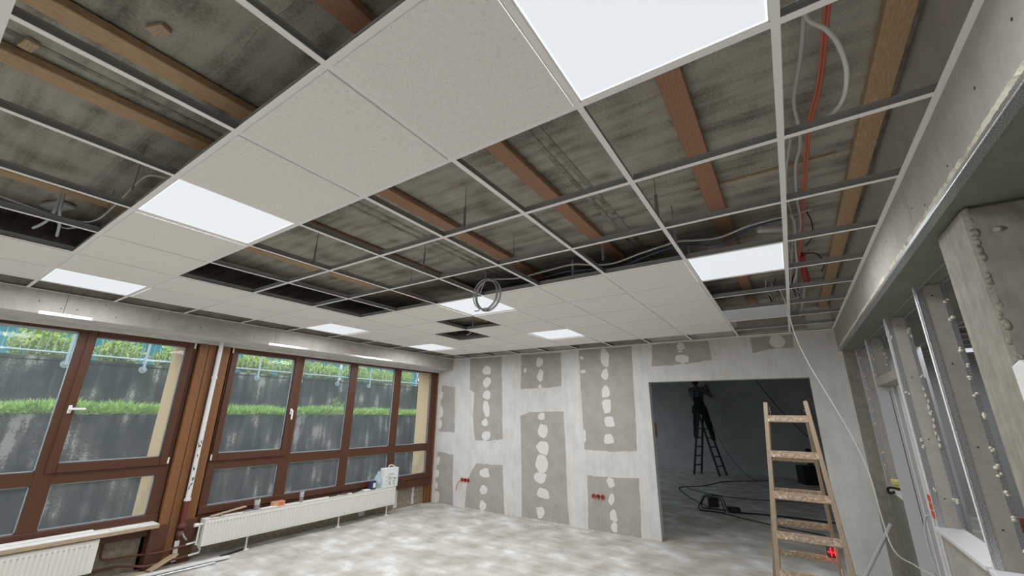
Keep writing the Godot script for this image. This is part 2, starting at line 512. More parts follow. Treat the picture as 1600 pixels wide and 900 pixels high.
func back_wall() -> void:
	var w := thing("wall_back", Vector3(-2.5, 0, BACK), "plasterboard back wall with grey boards and white filled joints", "wall", "", "structure")
	var b := MB.new()
	var zb := BACK - 0.125
	b.bb(Vector3(-6.45, 0, zb), Vector3(-1.882, SLAB, BACK))
	b.bb(Vector3(-1.882, 2.122, zb), Vector3(0.115, SLAB, BACK))
	b.bb(Vector3(0.115, 0, zb), Vector3(0.495, SLAB, BACK))
	part(b, "wall_body", M.plaster, w)
	b = MB.new()
	b.bb(Vector3(0.495, 0, zb - 0.1), Vector3(0.78, SLAB, BACK + 0.004), 0.006)
	part(b, "concrete_pier", M.column, w, "rough bare concrete pier at the end of the plastered wall")
	# thin metal edge trim round the doorway
	b = MB.new()
	b.bb(Vector3(-1.885, 0, BACK - 0.02), Vector3(-1.880, 2.122, BACK + 0.003))
	b.bb(Vector3(-1.885, 2.119, BACK - 0.02), Vector3(0.118, 2.124, BACK + 0.003))
	part(b, "edge_trim", M.board, w)
	var P := func(pts: Array, ox: float, oy: float, s: float) -> Array:
		var o := []
		for q in pts: o.append(px_back(ox + q[0] / s, oy + q[1] / s))
		return o
	var boards := [
		[[252, 108], [316, 103], [380, 98], [383, 250], [385, 440], [330, 446], [270, 445], [262, 350], [268, 250], [250, 235]],
		[[463, 92], [625, 82], [628, 222], [540, 229], [460, 233]],
		[[458, 345], [500, 328], [637, 326], [645, 480], [652, 690], [662, 795], [465, 762], [462, 500]],
		[[700, 72], [918, 55], [925, 210], [934, 320], [940, 490], [830, 492], [725, 483], [712, 290], [705, 180]],
		[[135, 218], [188, 225], [186, 412], [122, 408]],
		[[116, 490], [182, 505], [178, 600], [180, 715], [103, 700]],
		[[255, 575], [275, 540], [385, 548], [392, 752], [228, 722], [240, 610]],
		[[735, 590], [850, 600], [948, 602], [955, 720], [961, 850], [740, 812]]]
	var i := 0
	for q in boards:
		i += 1
		b = MB.new()
		b.prism(rough_poly(P.call(q, 640.0, 520.0, 2.648), 0.012, i), Vector3(0, 0, BACK), Vector3.RIGHT, Vector3.UP, Vector3.BACK, 0.0015)
		part(b, "plasterboard", M.board, w)
	for q in [[[540, 762], [680, 752], [822, 742], [838, 840], [720, 858], [640, 866], [540, 872]], [[1030, 728], [1240, 712], [1252, 778], [1160, 782], [1090, 795], [1042, 806]]]:
		i += 1
		b = MB.new()
		b.prism(rough_poly(P.call(q, 850.0, 300.0, 3.2), 0.012, i), Vector3(0, 0, BACK), Vector3.RIGHT, Vector3.UP, Vector3.BACK, 0.0015)
		part(b, "plasterboard", M.board, w)
	# upper ends of the boards above the grid
	for q in [[-5.6, -4.85], [-3.1, -1.9], [-0.6, 0.2]]:
		b = MB.new()
		b.prism(rough_poly([Vector2(q[0], CY + 0.03), Vector2(q[1], CY + 0.03), Vector2(q[1], SLAB), Vector2(q[0], SLAB)], 0.01, i), Vector3(0, 0, BACK), Vector3.RIGHT, Vector3.UP, Vector3.BACK, 0.0015)
		part(b, "plasterboard", M.board, w)
	var blobs := [[320, 155, 16, 18], [320, 205, 16, 20], [318, 257, 17, 20], [316, 315, 14, 33], [312, 372, 13, 18], [316, 428, 20, 20],
		[537, 120, 14, 20], [541, 178, 13, 24], [540, 222, 6, 8], [545, 345, 14, 16], [550, 405, 20, 28], [552, 478, 30, 28], [550, 540, 28, 36], [540, 597, 26, 24], [552, 663, 28, 22], [541, 741, 18, 26],
		[806, 100, 20, 38], [808, 173, 17, 24], [812, 246, 18, 26], [817, 305, 19, 30], [826, 370, 22, 24], [824, 440, 21, 24],
		[130, 260, 9, 16], [130, 325, 10, 22], [126, 378, 8, 18], [117, 528, 8, 18], [114, 583, 8, 16], [110, 632, 7, 14], [112, 680, 10, 24],
		[312, 580, 20, 22], [306, 650, 15, 20], [304, 717, 13, 22], [832, 620, 16, 22], [834, 690, 12, 22], [843, 757, 16, 24], [846, 805, 12, 22],
		[478, 154, 7, 10], [725, 425, 5, 26], [712, 104, 8, 7], [718, 160, 14, 7]]
	var rng := RandomNumberGenerator.new(); rng.seed = 77
	for q in blobs:
		blob_patch(w, rng, 640.0 + q[0] / 2.648, 520.0 + q[1] / 2.648, q[2] / 2.648, q[3] / 2.648)
	for q in [[682, 772, 22, 20], [690, 836, 38, 20], [1165, 745, 38, 32], [680, 798, 14, 4]]:
		blob_patch(w, rng, 850.0 + q[0] / 3.2, 300.0 + q[1] / 3.2, q[2] / 3.2, q[3] / 3.2)
	# triple socket boxes
	for q in [[-5.372, 0.462, "three orange socket boxes low on the back wall near the windows"], [-2.775, 0.46, "three orange socket boxes low on the back wall nearest the doorway"]]:
		var t := thing("socket_boxes", Vector3(q[0], q[1] - 0.035, BACK), q[2], "socket box", "orange socket boxes in the back wall")
		for k in 3:
			var c := Vector3(q[0] + (k - 1) * 0.071, q[1], BACK + 0.004)
			b = MB.new()
			b.lathe(Vector3.ZERO, [Vector2(0.0, 0.002), Vector2(0.026, 0.002), Vector2(0.029, 0.012), Vector2(0.034, 0.012), Vector2(0.035, -0.02)], 18)
			b.turn(Basis(Vector3.RIGHT, PI / 2), Vector3.ZERO)
			b.move(c)
			part(b, "box_ring", M.orange_box, t)
			b = MB.new()
			b.lathe(Vector3.ZERO, [Vector2(0.0, 0.005), Vector2(0.012, 0.006), Vector2(0.024, 0.004)], 12)
			b.turn(Basis(Vector3.RIGHT, PI / 2), Vector3.ZERO)
			b.move(c)
			part(b, "box_recess", M.red_brown if k != 1 else M.black, t)
		b = MB.new()
		if q[0] < -4:
			b.tube([Vector3(q[0] - 0.07, q[1], BACK + 0.02), Vector3(q[0] - 0.1, q[1] - 0.03, BACK + 0.07), Vector3(q[0] - 0.13, q[1] - 0.09, BACK + 0.08), Vector3(q[0] - 0.15, q[1] - 0.18, BACK + 0.075)], 0.007, 6)
			part(b, "cable_tail", M.orange_box, t)
		else:
			for dx in [-0.06, 0.0, 0.05]:
				b.tube([Vector3(q[0] + dx, q[1], BACK + 0.02), Vector3(q[0] + dx * 0.8 - 0.01, q[1] - 0.05, BACK + 0.05), Vector3(q[0] + dx - 0.03, q[1] - 0.12, BACK + 0.03)], 0.0035, 5)
			part(b, "cable_tail", M.cable, t)

func blob_patch(w: Node, rng: RandomNumberGenerator, u: float, v: float, ru: float, rv: float) -> void:
	var c := px_back(u, v)
	var a := absf(px_back(u + ru, v).x - px_back(u - ru, v).x) / 2.0
	var h := absf(px_back(u, v + rv).y - px_back(u, v - rv).y) / 2.0
	var poly := PackedVector2Array()
	var tilt := rng.randf_range(-0.25, 0.25)
	var base := PackedVector2Array()
	for k in 9:
		var t := TAU * (k + rng.randf_range(-0.3, 0.3)) / 9
		var s := 1.0 + rng.randf_range(-0.22, 0.2)
		var sq := pow(pow(absf(cos(t)), 3.0) + pow(absf(sin(t)), 3.0), -1.0 / 3.0)
		base.append(Vector2(cos(t) * a, sin(t) * h) * s * sq)
	for k in 9:   # cut the corners once so that the outline is neither round nor sharp
		var p := base[k]
		var q := base[(k + 1) % 9]
		poly.append(c + p.lerp(q, 0.2).rotated(tilt))
		poly.append(c + p.lerp(q, 0.5).rotated(tilt) + (q - p).orthogonal() * rng.randf_range(-0.08, 0.04))
		poly.append(c + p.lerp(q, 0.8).rotated(tilt))
	var b := MB.new()
	b.prism(poly, Vector3(0, 0, BACK), Vector3.RIGHT, Vector3.UP, Vector3.BACK, 0.0035)
	part(b, "filler_patch", M.filler, w)

# ---------------------------------------------------------------- window wall
func window_unit(nm: String, label: String, edges: Array, sash: int, z_lo: float, z_hi: float, handle_flip: bool) -> void:
	# edges: [[z0, z1], ...] of the panes from near (large z) to far; sash: which of them opens
	var w := thing(nm, Vector3(WX, 0.33, (z_lo + z_hi) / 2), label, "window", "", "structure")
	var x0 := WX - 0.07
	var x1 := WX
	var b := MB.new()
	b.bb(Vector3(x0, 2.412, z_lo), Vector3(x1, 2.452, z_hi), 0.004); part(b, "head_rail", M.frame_z, w)
	b = MB.new(); b.bb(Vector3(x0, 0.33, z_lo), Vector3(x1 + 0.004, 0.46, z_hi), 0.004); part(b, "bottom_rail", M.frame_z, w)
	b = MB.new(); b.bb(Vector3(x0, 0.46, z_lo), Vector3(x1 + 0.018, 0.545, z_hi), 0.006); part(b, "bottom_rail", M.frame_z, w)
	b = MB.new(); b.bb(Vector3(x0, 0.945, z_lo), Vector3(x1 - 0.002, 1.07, z_hi), 0.004); part(b, "transom", M.frame_z, w)
	var st := [z_hi]
	for e in edges: st.append(e[0]); st.append(e[1])
	st.append(z_lo)
	for k in range(0, st.size(), 2):
		b = MB.new(); b.bb(Vector3(x0, 0.40, st[k + 1]), Vector3(x1 + 0.001, 2.43, st[k]), 0.004); part(b, "mullion", M.frame_y, w)
		if st[k] - st[k + 1] > 0.1:
			b = MB.new(); b.bb(Vector3(x1, 0.55, (st[k] + st[k + 1]) / 2 - 0.004), Vector3(x1 + 0.0025, 2.42, (st[k] + st[k + 1]) / 2 + 0.004)); part(b, "joint_groove", M.post_dark, w)
	for k in edges.size():
		var za: float = edges[k][0]
		var zb: float = edges[k][1]
		b = MB.new(); b.bb(Vector3(WX - 0.035, 0.54, zb - 0.005), Vector3(WX - 0.029, 0.95, za + 0.005)); part(b, "pane", M.glass, w)
		bead_frame(w, za, zb, 0.545, 0.945, WX - 0.029)
		if k != sash:
			b = MB.new(); b.bb(Vector3(WX - 0.035, 1.065, zb - 0.005), Vector3(WX - 0.029, 2.415, za + 0.005)); part(b, "pane", M.glass, w)
			bead_frame(w, za, zb, 1.07, 2.412, WX - 0.029)
			continue
		var s := Node3D.new(); s.name = "sash"; w.add_child(s)
		var f0 := WX - 0.05
		var f1 := WX + 0.022
		b = MB.new(); b.bb(Vector3(f0, 1.045, zb - 0.072), Vector3(f1, 2.448, zb), 0.006)
		b.bb(Vector3(f0, 1.045, za), Vector3(f1, 2.448, za + 0.072), 0.006); part(b, "stile", M.frame_y, s)
		b = MB.new(); b.bb(Vector3(f0, 1.045, zb), Vector3(f1 - 0.001, 1.135, za), 0.006)
		b.bb(Vector3(f0, 2.38, zb), Vector3(f1 - 0.001, 2.448, za), 0.006); part(b, "rail", M.frame_z, s)
		b = MB.new(); b.bb(Vector3(WX - 0.035, 1.13, zb - 0.004), Vector3(WX - 0.029, 2.385, za + 0.004)); part(b, "pane", M.glass, s)
		bead_frame(s, za, zb, 1.135, 2.38, WX - 0.029)
		var hz := (za + 0.04) if handle_flip else (zb - 0.04)
		b = MB.new()
		b.bb(Vector3(f1, 1.60, hz - 0.014), Vector3(f1 + 0.012, 1.68, hz + 0.014), 0.004)
		b.tube([Vector3(f1 + 0.01, 1.645, hz), Vector3(f1 + 0.045, 1.645, hz)], 0.009, 8)
		if handle_flip: b.bb(Vector3(f1 + 0.036, 1.633, hz - 0.11), Vector3(f1 + 0.052, 1.656, hz + 0.012), 0.006)
		else: b.bb(Vector3(f1 + 0.036, 1.53, hz - 0.011), Vector3(f1 + 0.052, 1.66, hz + 0.011), 0.006)
		part(b, "handle", M.white, s, "white lever handle")
		var gz := (zb - 0.075) if handle_flip else (za + 0.075)
		b = MB.new()
		for hy in [1.09, 2.40]: b.tube([Vector3(f1 + 0.004, hy - 0.03, gz), Vector3(f1 + 0.004, hy + 0.035, gz)], 0.009, 8)
		part(b, "hinge", M.white, s, "white hinge pins")

func bead_frame(p: Node, za: float, zb: float, y0: float, y1: float, x: float) -> void:
	var b := MB.new()   # light sealant line and spacer round a pane
	for q in [[y0, y0 + 0.009, zb, za], [y1 - 0.009, y1, zb, za], [y0, y1, zb, zb + 0.009], [y0, y1, za - 0.009, za]]:
		b.bb(Vector3(x - 0.004, q[0], q[2]), Vector3(x + 0.004, q[1], q[3]))
	part(b, "glazing_seal", M.galv, p)

func window_wall() -> void:
	window_unit("window_1", "brown timber window with horizontal white handle left of the wooden post", [[1.28, 0.46], [0.32, -0.495], [-0.63, -1.44]], 2, -1.55, 1.42, true)
	window_unit("window_2", "long brown timber window of four bays above the white radiator", [[-2.02, -2.81], [-2.955, -3.78], [-3.915, -4.735], [-4.88, -5.695]], 0, -5.85, -1.93, false)
	var w := thing("wall_left", Vector3(-6.4, 0, -1.5), "outer wall with patchy parapet below the brown windows", "wall", "", "structure")
	var b := MB.new()
	b.bb(Vector3(-6.62, -0.2, BACK), Vector3(-6.285, 0.34, REAR))
	part(b, "parapet", M.parapet, w)
	b = MB.new()
	b.bb(Vector3(-6.62, 2.44, BACK - 0.1), Vector3(-6.19, SLAB + 0.2, REAR))
	b.bb(Vector3(-6.62, 0.0, 1.40), Vector3(-6.19, 2.5, REAR))
	part(b, "lintel", M.plaster, w)
	b = MB.new()
	b.bb(Vector3(-6.66, 0.0, -1.92), Vector3(-6.29, 2.45, -1.56))
	part(b, "pier_core", M.post_dark, w)
	for q in [[-5.02, -5.10], [-5.45, -5.50], [-4.3, -4.42]]:
		b = MB.new()
		b.prism(rough_poly([Vector2(q[0], 0.02), Vector2(q[0], 0.33), Vector2(q[1], 0.33), Vector2(q[1], 0.02)], 0.02, 5), Vector3(-6.285, 0, 0), Vector3.BACK, Vector3.UP, Vector3.RIGHT, 0.004)
		part(b, "filler_patch", M.filler, w)
	b = MB.new()
	b.bb(Vector3(-6.285, 0.0, -5.845), Vector3(-6.215, 0.35, -5.80), 0.006)
	b.bb(Vector3(-6.285, 0.0, -5.79), Vector3(-6.235, 0.36, -5.74), 0.004)
	b.bb(Vector3(-6.24, 0.0, -5.882), Vector3(-6.19, 2.45, -5.852), 0.004)
	part(b, "corner_timber", M.post_y, w)
	# cream outside reveals
	b = MB.new()
	b.bb(Vector3(-6.70, -0.3, -1.95), Vector3(-6.285, 2.9, -1.465), 0.01)
	b.bb(Vector3(-6.66, -0.3, BACK - 0.3), Vector3(-6.285, 2.9, -5.76), 0.01)
	b.bb(Vector3(-6.66, 2.44, BACK - 0.3), Vector3(-6.63, 3.2, REAR), 0.0)
	part(b, "outer_reveal", M.cream, w, "cream rendered outer window reveals")
	# boxed soffit
	var s := thing("trim_1", Vector3(SOFX, SOFY, -1.5), "boxed plasterboard soffit running above the brown windows", "soffit", "", "structure")
	var cuts := [BACK + 0.002, -4.27, -2.27, -0.273, 1.73, REAR]
	for k in cuts.size() - 1:
		b = MB.new(); b.bb(Vector3(SOFX - 0.0125, SOFY, cuts[k] + 0.0015), Vector3(SOFX, SLAB, cuts[k + 1] - 0.0015), 0.001); part(b, "plasterboard", M.gypsum, s)
	b = MB.new(); b.bb(Vector3(-6.19, SOFY, BACK + 0.002), Vector3(SOFX - 0.0125, SOFY + 0.0125, REAR)); part(b, "underside_board", M.plaster, s)
	b = MB.new(); b.bb(Vector3(-6.205, 2.44, BACK + 0.002), Vector3(-6.175, SOFY + 0.002, REAR), 0.003); part(b, "plaster_reveal", M.plaster, s)
	for q in [[-0.12, -0.48], [-2.2, -2.75], [-3.35, -4.3], [0.3, 1.2]]:
		b = MB.new()
		b.bb(Vector3(SOFX, SOFY, q[1]), Vector3(SOFX + 0.0018, SOFY + 0.026, q[0]))
		b.bb(Vector3(SOFX - 0.028, SOFY - 0.0018, q[1]), Vector3(SOFX + 0.0018, SOFY, q[0]))
		part(b, "corner_bead", M.bead, s, "bare perforated metal corner bead")
	screws(s, SOFX, 1.0, [[2.6, -0.1], [2.56, -0.25], [2.57, -0.36], [2.66, -0.55], [2.55, -0.65], [2.6, -1.0], [2.58, -1.4], [2.65, -1.7], [2.56, -2.0], [2.6, -2.5], [2.58, -3.1], [2.64, -3.6], [2.58, -4.3], [2.6, -5.0], [2.64, 0.2], [2.56, 0.5]])
	# post between the two windows
	var p := thing("timber_post", Vector3(-6.17, 0, -1.74), "brown timber-clad post between the two windows", "post")
	for q in [[-1.655, -1.562, -6.155], [-1.742, -1.660, -6.165], [-1.905, -1.800, -6.160]]:
		b = MB.new(); b.bb(Vector3(-6.235, 0.0, q[0]), Vector3(q[2], 2.437, q[1]), 0.005); part(b, "plank", M.post_y, p)
	b = MB.new(); b.bb(Vector3(-6.235, 0.0, -1.80), Vector3(-6.20, 2.437, -1.74)); part(b, "backing_board", M.post_dark, p)
	b = MB.new(); b.bb(Vector3(-6.28, 0.0, -1.66), Vector3(-6.145, 0.43, -1.50), 0.004); part(b, "base_block", M.post_dark, p)
	b = MB.new(); b.bb(Vector3(-6.28, 0.0, -1.93), Vector3(-6.145, 0.44, -1.80), 0.004); part(b, "base_block", M.post_dark, p)
	var v := thing("riser_pipe", Vector3(-6.12, 0, -1.77), "peeling white vertical heating pipe in front of the timber post", "pipe")
	b = MB.new(); b.tube([Vector3(-6.12, 0.66, -1.772), Vector3(-6.12, 2.485, -1.772)], 0.025, 12); part(b, "white_pipe", M.white_pipe, v)
	b = MB.new(); b.tube([Vector3(-6.12, 2.02, -1.772), Vector3(-6.12, 2.05, -1.772)], 0.031, 12); part(b, "pipe_collar", M.white_pipe, v)
	b = MB.new(); b.tube([Vector3(-6.12, 0.645, -1.772), Vector3(-6.12, 0.67, -1.772)], 0.034, 12); part(b, "pipe_collar", M.white_pipe, v)
	b = MB.new(); b.tube([Vector3(-6.12, 0.40, -1.772), Vector3(-6.12, 0.66, -1.772)], 0.026, 12); part(b, "bare_pipe", M.red_brown, v, "rust brown unpainted length")
	var fn := FastNoiseLite.new(); fn.seed = 2; fn.frequency = 2.0
	b = MB.new()
	b.blob(Vector3(-6.12, 0.385, -1.772), Vector3(0.042, 0.035, 0.042), fn, 0.5, 12, 8)
	b.blob(Vector3(-6.12, 0.30, -1.77), Vector3(0.036, 0.05, 0.036), fn, 0.5, 12, 8); part(b, "packing_wrap", M.copper_brown, v)
	b = MB.new(); b.tube([Vector3(-6.125, 0.34, -1.775), Vector3(-6.08, 0.28, -1.80), Vector3(-6.07, 0.24, -1.83)], 0.012, 8); part(b, "valve_stem", M.steel, v)
	b = MB.new(); b.bb(Vector3(-6.14, 0.03, -1.79), Vector3(-6.128, 0.24, -1.745), 0.002); part(b, "white_strip", M.white, v)
	# flakes off the paint
	var rng := RandomNumberGenerator.new(); rng.seed = 4
	for k in 16:
		b = MB.new()
		var y := rng.randf_range(0.72, 1.35)
		var a := rng.randf_range(-0.5, 1.0)
		b.box(Vector3(-6.12 + 0.0245 * cos(a), y, -1.772 + 0.0245 * sin(a)), Vector3(0.002, rng.randf_range(0.012, 0.035), 0.008), 0.0, Basis(Vector3.UP, -a))
		part(b, "bare_patch", M.dark_steel, v)

func screws(p: Node, x: float, nx: float, at: Array) -> void:
	for q in at:
		var b := MB.new()
		b.lathe(Vector3.ZERO, [Vector2(0.0, 0.0008), Vector2(0.004, 0.0012), Vector2(0.0055, 0.0)], 8)
		b.turn(Basis(Vector3.BACK, -PI / 2 * nx), Vector3.ZERO)
		b.move(Vector3(x, q[0], q[1]))
		part(b, "screw", M.dark_steel, p)

# ---------------------------------------------------------------- partition, beam and column
func partition() -> void:
	var s := thing("trim_2", Vector3(BEAMX, BEAMY, -1.5), "boxed plasterboard beam with unfinished metal corner above the partition", "beam", "", "structure")
	var cuts := [BACK + 0.002, -3.88, -1.875, 0.13, 1.5, REAR]
	var b: MB
	for k in cuts.size() - 1:
		b = MB.new(); b.bb(Vector3(BEAMX, BEAMY, cuts[k] + 0.0015), Vector3(BEAMX + 0.0125, SLAB, cuts[k + 1] - 0.0015), 0.001); part(b, "plasterboard", M.gypsum, s)
	b = MB.new(); b.bb(Vector3(BEAMX + 0.0125, BEAMY, BACK + 0.002), Vector3(1.2, BEAMY + 0.0125, REAR)); part(b, "underside_board", M.green, s, "green grey moisture board under the beam")
	b = MB.new()
	b.bb(Vector3(BEAMX - 0.002, BEAMY - 0.002, BACK + 0.01), Vector3(BEAMX, BEAMY + 0.028, REAR - 0.1))
	b.bb(Vector3(BEAMX - 0.002, BEAMY - 0.002, BACK + 0.01), Vector3(BEAMX + 0.032, BEAMY, REAR - 0.1))
	b.tube([Vector3(BEAMX, BEAMY, BACK + 0.01), Vector3(BEAMX, BEAMY, REAR - 0.1)], 0.004, 8)
	part(b, "corner_bead", M.bead, s, "bare perforated metal corner bead")
	var fn := FastNoiseLite.new(); fn.seed = 9; fn.frequency = 2.5
	var rng := RandomNumberGenerator.new(); rng.seed = 12
	b = MB.new()
	var z := -0.45
	var lowp := []
	var high := []
	while z > -5.6:
		var e := maxf(0.0, 0.6 + 1.3 * fn.get_noise_1d(z * 5.0 + 50.0))
		var top := BEAMY + 0.022 + 0.018 * minf(e, 1.0) + 0.010 * absf(fn.get_noise_1d(z * 60.0)) * minf(e * 2.0, 1.0)
		lowp.append(Vector3(BEAMX - 0.002, BEAMY + 0.018 + 0.004 * fn.get_noise_1d(z * 40.0 + 9.0), z))
		high.append(Vector3(BEAMX - 0.0005, top, z))
		z -= 0.012
	for k in lowp.size() - 1:
		var bulge := 0.006 + 0.006 * absf(fn.get_noise_1d(z + k * 0.7))
		var m0: Vector3 = (lowp[k] + high[k]) / 2.0 - Vector3(bulge, 0, 0)
		var m1: Vector3 = (lowp[k + 1] + high[k + 1]) / 2.0 - Vector3(0.006 + 0.006 * absf(fn.get_noise_1d(z + (k + 1) * 0.7)), 0, 0)
		b.quad(lowp[k], lowp[k + 1], m1, m0, Vector3(-1, -0.5, 0))
		b.quad(m0, m1, high[k + 1], high[k], Vector3(-1, 0.5, 0))
	part(b, "squeezed_filler", M.glue, s, "cream filler squeezed out along the corner", "stuff")
	screws(s, BEAMX, -1.0, [[2.575, -0.755], [2.572, -1.012], [2.494, -1.668], [2.552, -1.828], [2.5, -1.35], [2.6, -2.4], [2.52, -2.9], [2.6, -3.4]])
	# concrete column
	var c := thing("column", Vector3(0.8, 0, -1.8), "rough bare concrete column in front of the partition", "column", "", "structure")
	b = MB.new(); b.bb(Vector3(0.535, 0, -1.935), Vector3(1.15, BEAMY, -1.60), 0.014); part(b, "column_body", M.column, c)
	b = MB.new()
	for k in 40:
		b.blob(Vector3(0.545 + rng.randf_range(0, 0.012), rng.randf_range(1.75, 2.42), -1.603 + rng.randf_range(-0.01, 0.006)), Vector3(0.010, 0.016, 0.008), fn, 0.6, 6, 4)
	part(b, "honeycomb_edge", M.column, c)
	b = MB.new()
	b.bb(Vector3(0.70, 0, -1.602), Vector3(0.705, BEAMY, -1.596))
	b.bb(Vector3(0.79, 0, -1.602), Vector3(0.796, BEAMY, -1.594))
	b.blob(Vector3(0.612, 2.32, -1.60), Vector3(0.02, 0.012, 0.006), fn, 0.4, 10, 6)
	part(b, "board_mark", M.slab, c)
	b = MB.new()
	b.bb(Vector3(0.86, 0, -1.598), Vector3(0.90, BEAMY, -1.53), 0.002); b.bb(Vector3(0.90, 0, -1.534), Vector3(0.98, BEAMY, -1.528), 0.0)
	part(b, "metal_stud", M.bead, c)
	# partition wall
	var w := thing("wall_right", Vector3(0.685, 0, -4.0), "unfinished stud partition with window and door openings", "wall", "", "structure")
	var x0 := 0.62
	var x1 := 0.755
	b = MB.new(); b.bb(Vector3(x0, 0, -3.87), Vector3(x1, 0.885, -2.908), 0.003); part(b, "parapet_board", M.gypsum, w)
	b = MB.new(); b.bb(Vector3(x0, 0, -2.852), Vector3(x1, 0.885, -1.94), 0.003); part(b, "parapet_board", M.gypsum, w)
	b = MB.new(); b.bb(Vector3(x0, 0, BACK + 0.06), Vector3(x1, 0.905, -5.07), 0.003); part(b, "parapet_board", M.green, w)
	# posts: gypsum clad studs with corner beads on their edges
	for q in [[-2.908, -2.852, 0.0], [-3.96, -3.87, 0.0], [-5.07, -5.0, 1.95], [-5.88, -5.82, 0.905]]:
		var zb: float = q[0]
		var zf: float = q[1]
		b = MB.new(); b.bb(Vector3(x0 + 0.004, q[2], zb), Vector3(x1 - 0.004, BEAMY, zf), 0.002); part(b, "jamb_board", M.gypsum, w)
		b = MB.new()
		b.bb(Vector3(x0, q[2], zf - 0.03), Vector3(x0 + 0.004, BEAMY, zf + 0.002))
		b.bb(Vector3(x0, q[2], zf), Vector3(x0 + 0.03, BEAMY, zf + 0.003))
		b.tube([Vector3(x0 + 0.001, q[2], zf + 0.002), Vector3(x0 + 0.001, BEAMY, zf + 0.002)], 0.003, 6)
		part(b, "corner_bead", M.bead, w, "bare perforated metal corner bead")
		b = MB.new()
		b.bb(Vector3(x1 - 0.024, q[2], zf), Vector3(x1, BEAMY, zf + 0.003))
		b.bb(Vector3(x1 - 0.004, q[2], zf - 0.03), Vector3(x1, BEAMY, zf + 0.002))
		part(b, "corner_bead", M.bead, w)
		b = MB.new(); b.bb(Vector3(x0 - 0.001, q[2], zb), Vector3(x0 + 0.004, BEAMY, zf - 0.03)); part(b, "edge_strip", M.filler, w)
		for y in [2.36, 1.95, 1.5, 1.1]:
			if y > q[2]:
				b = MB.new(); b.lathe(Vector3.ZERO, [Vector2(0, 0.001), Vector2(0.005, 0.0)], 8)
				b.turn(Basis(Vector3.RIGHT, PI / 2), Vector3.ZERO); b.move(Vector3(0.687, y, zf + 0.001)); part(b, "screw", M.dark_steel, w)
		b = MB.new()
		for k in 14:
			var y := rng.randf_range(maxf(q[2], 0.9) + 0.05, BEAMY - 0.1)
			var cx := x1 - 0.015 if zf > -3.0 or rng.randf() < 0.75 else x0 + 0.02
			for e in 2: b.blob(Vector3(cx + rng.randf_range(-0.01, 0.01), y + e * 0.012, zf + 0.004), Vector3(rng.randf_range(0.006, 0.013), rng.randf_range(0.006, 0.012), 0.006), fn, 0.6, 7, 5)
			if zf < -3.5 and zf > -4.0 and k < 10:
				b.blob(Vector3(x1 - 0.018 + 0.004 * sin(k * 2.0), 1.45 + k * 0.045, zf + 0.005), Vector3(0.007, 0.028, 0.007), fn, 0.6, 7, 5)
		part(b, "filler_blobs", M.glue, w, "cream filler blobs along the bead", "stuff")
	# runner under the beam
	b = MB.new()
	b.bb(Vector3(x0 + 0.02, BEAMY - 0.02, BACK + 0.05), Vector3(x0 + 0.024, BEAMY, -1.94)); b.bb(Vector3(x1 - 0.024, BEAMY - 0.02, BACK + 0.05), Vector3(x1 - 0.02, BEAMY, -1.94))
	part(b, "head_runner", M.bead, w)
	# door lining between the two middle posts
	b = MB.new(); b.bb(Vector3(x0 - 0.005, 0, -5.07), Vector3(x1 + 0.03, 1.95, -5.0), 0.003); part(b, "door_jamb", M.jamb, w, "light grey smooth door jamb")
	b = MB.new(); b.bb(Vector3(x1 - 0.025, 0, -5.0), Vector3(x1 - 0.018, 1.95, -4.992)); b.bb(Vector3(x1 + 0.012, 0, -5.0), Vector3(x1 + 0.03, 1.95, -4.984), 0.003); part(b, "door_rebate", M.white, w)
	b = MB.new(); b.bb(Vector3(x1 - 0.05, 0.1, -5.0), Vector3(x1 - 0.046, 1.9, -4.997)); part(b, "jamb_groove", M.dark_steel, w)
	b = MB.new(); b.bb(Vector3(x0, 1.95, -5.0), Vector3(x1 + 0.02, 2.03, -3.96), 0.003); part(b, "door_header", M.gypsum, w)
	b = MB.new(); b.bb(Vector3(x0 - 0.004, 0, -3.97), Vector3(x1 + 0.03, 1.95, -3.958), 0.003); part(b, "door_jamb", M.jamb, w)
	# sills
	b = MB.new(); b.bb(Vector3(x0 - 0.03, 0.885, -3.868), Vector3(x1 - 0.005, 0.912, -2.91), 0.004); part(b, "window_board", M.sill, w, "white window board")
	b = MB.new(); b.bb(Vector3(x0 - 0.03, 0.885, -2.85), Vector3(x1 - 0.005, 0.912, -1.94), 0.004); part(b, "window_board", M.sill, w)
	b = MB.new(); b.bb(Vector3(x0 - 0.01, 0.905, BACK + 0.06), Vector3(x1 + 0.03, 0.925, -5.07), 0.003); part(b, "window_board", M.sill, w)
	# side room seen through the openings
	var r := thing("room_side", Vector3(3, 0, -2), "pale side room seen through the partition openings", "room", "", "structure")
	var zb2 := BACK - 0.125
	b = MB.new(); b.bb(Vector3(6.0, 0, -11.2), Vector3(6.2, SLAB, REAR)); b.bb(Vector3(1.05, 0, -11.2), Vector3(6.2, SLAB, -11.0)); b.bb(Vector3(0.78, 0, zb2), Vector3(1.2, SLAB, BACK)); part(b, "side_wall", M.side_wall, r)
	b = MB.new(); b.bb(Vector3(1.05, SLAB, -11.2), Vector3(6.2, SLAB + 0.2, BACK - 0.1)); part(b, "side_ceiling", M.slab, r)
	b = MB.new(); b.bb(Vector3(1.18, BEAMY, BACK), Vector3(1.2, SLAB, REAR)); part(b, "side_bulkhead", M.gypsum, r)
	b = MB.new()
	for k in 18: b.bb(Vector3(1.2, 2.712, -10.8 + k * 0.6), Vector3(6.0, 2.72, -10.78 + k * 0.6))
	part(b, "side_grid", M.tee, r)
	for q in [[1.62, -5.75, "level with the wall end"], [2.30, -9.1, "deepest in the side room"], [2.4, -3.0, "close beside the column"]]:
		led_panel(Vector3(q[0], 2.711, q[1]), "glowing side room ceiling panel seen through the partition, " + q[2], LAMP_LIGHT * 0.8)

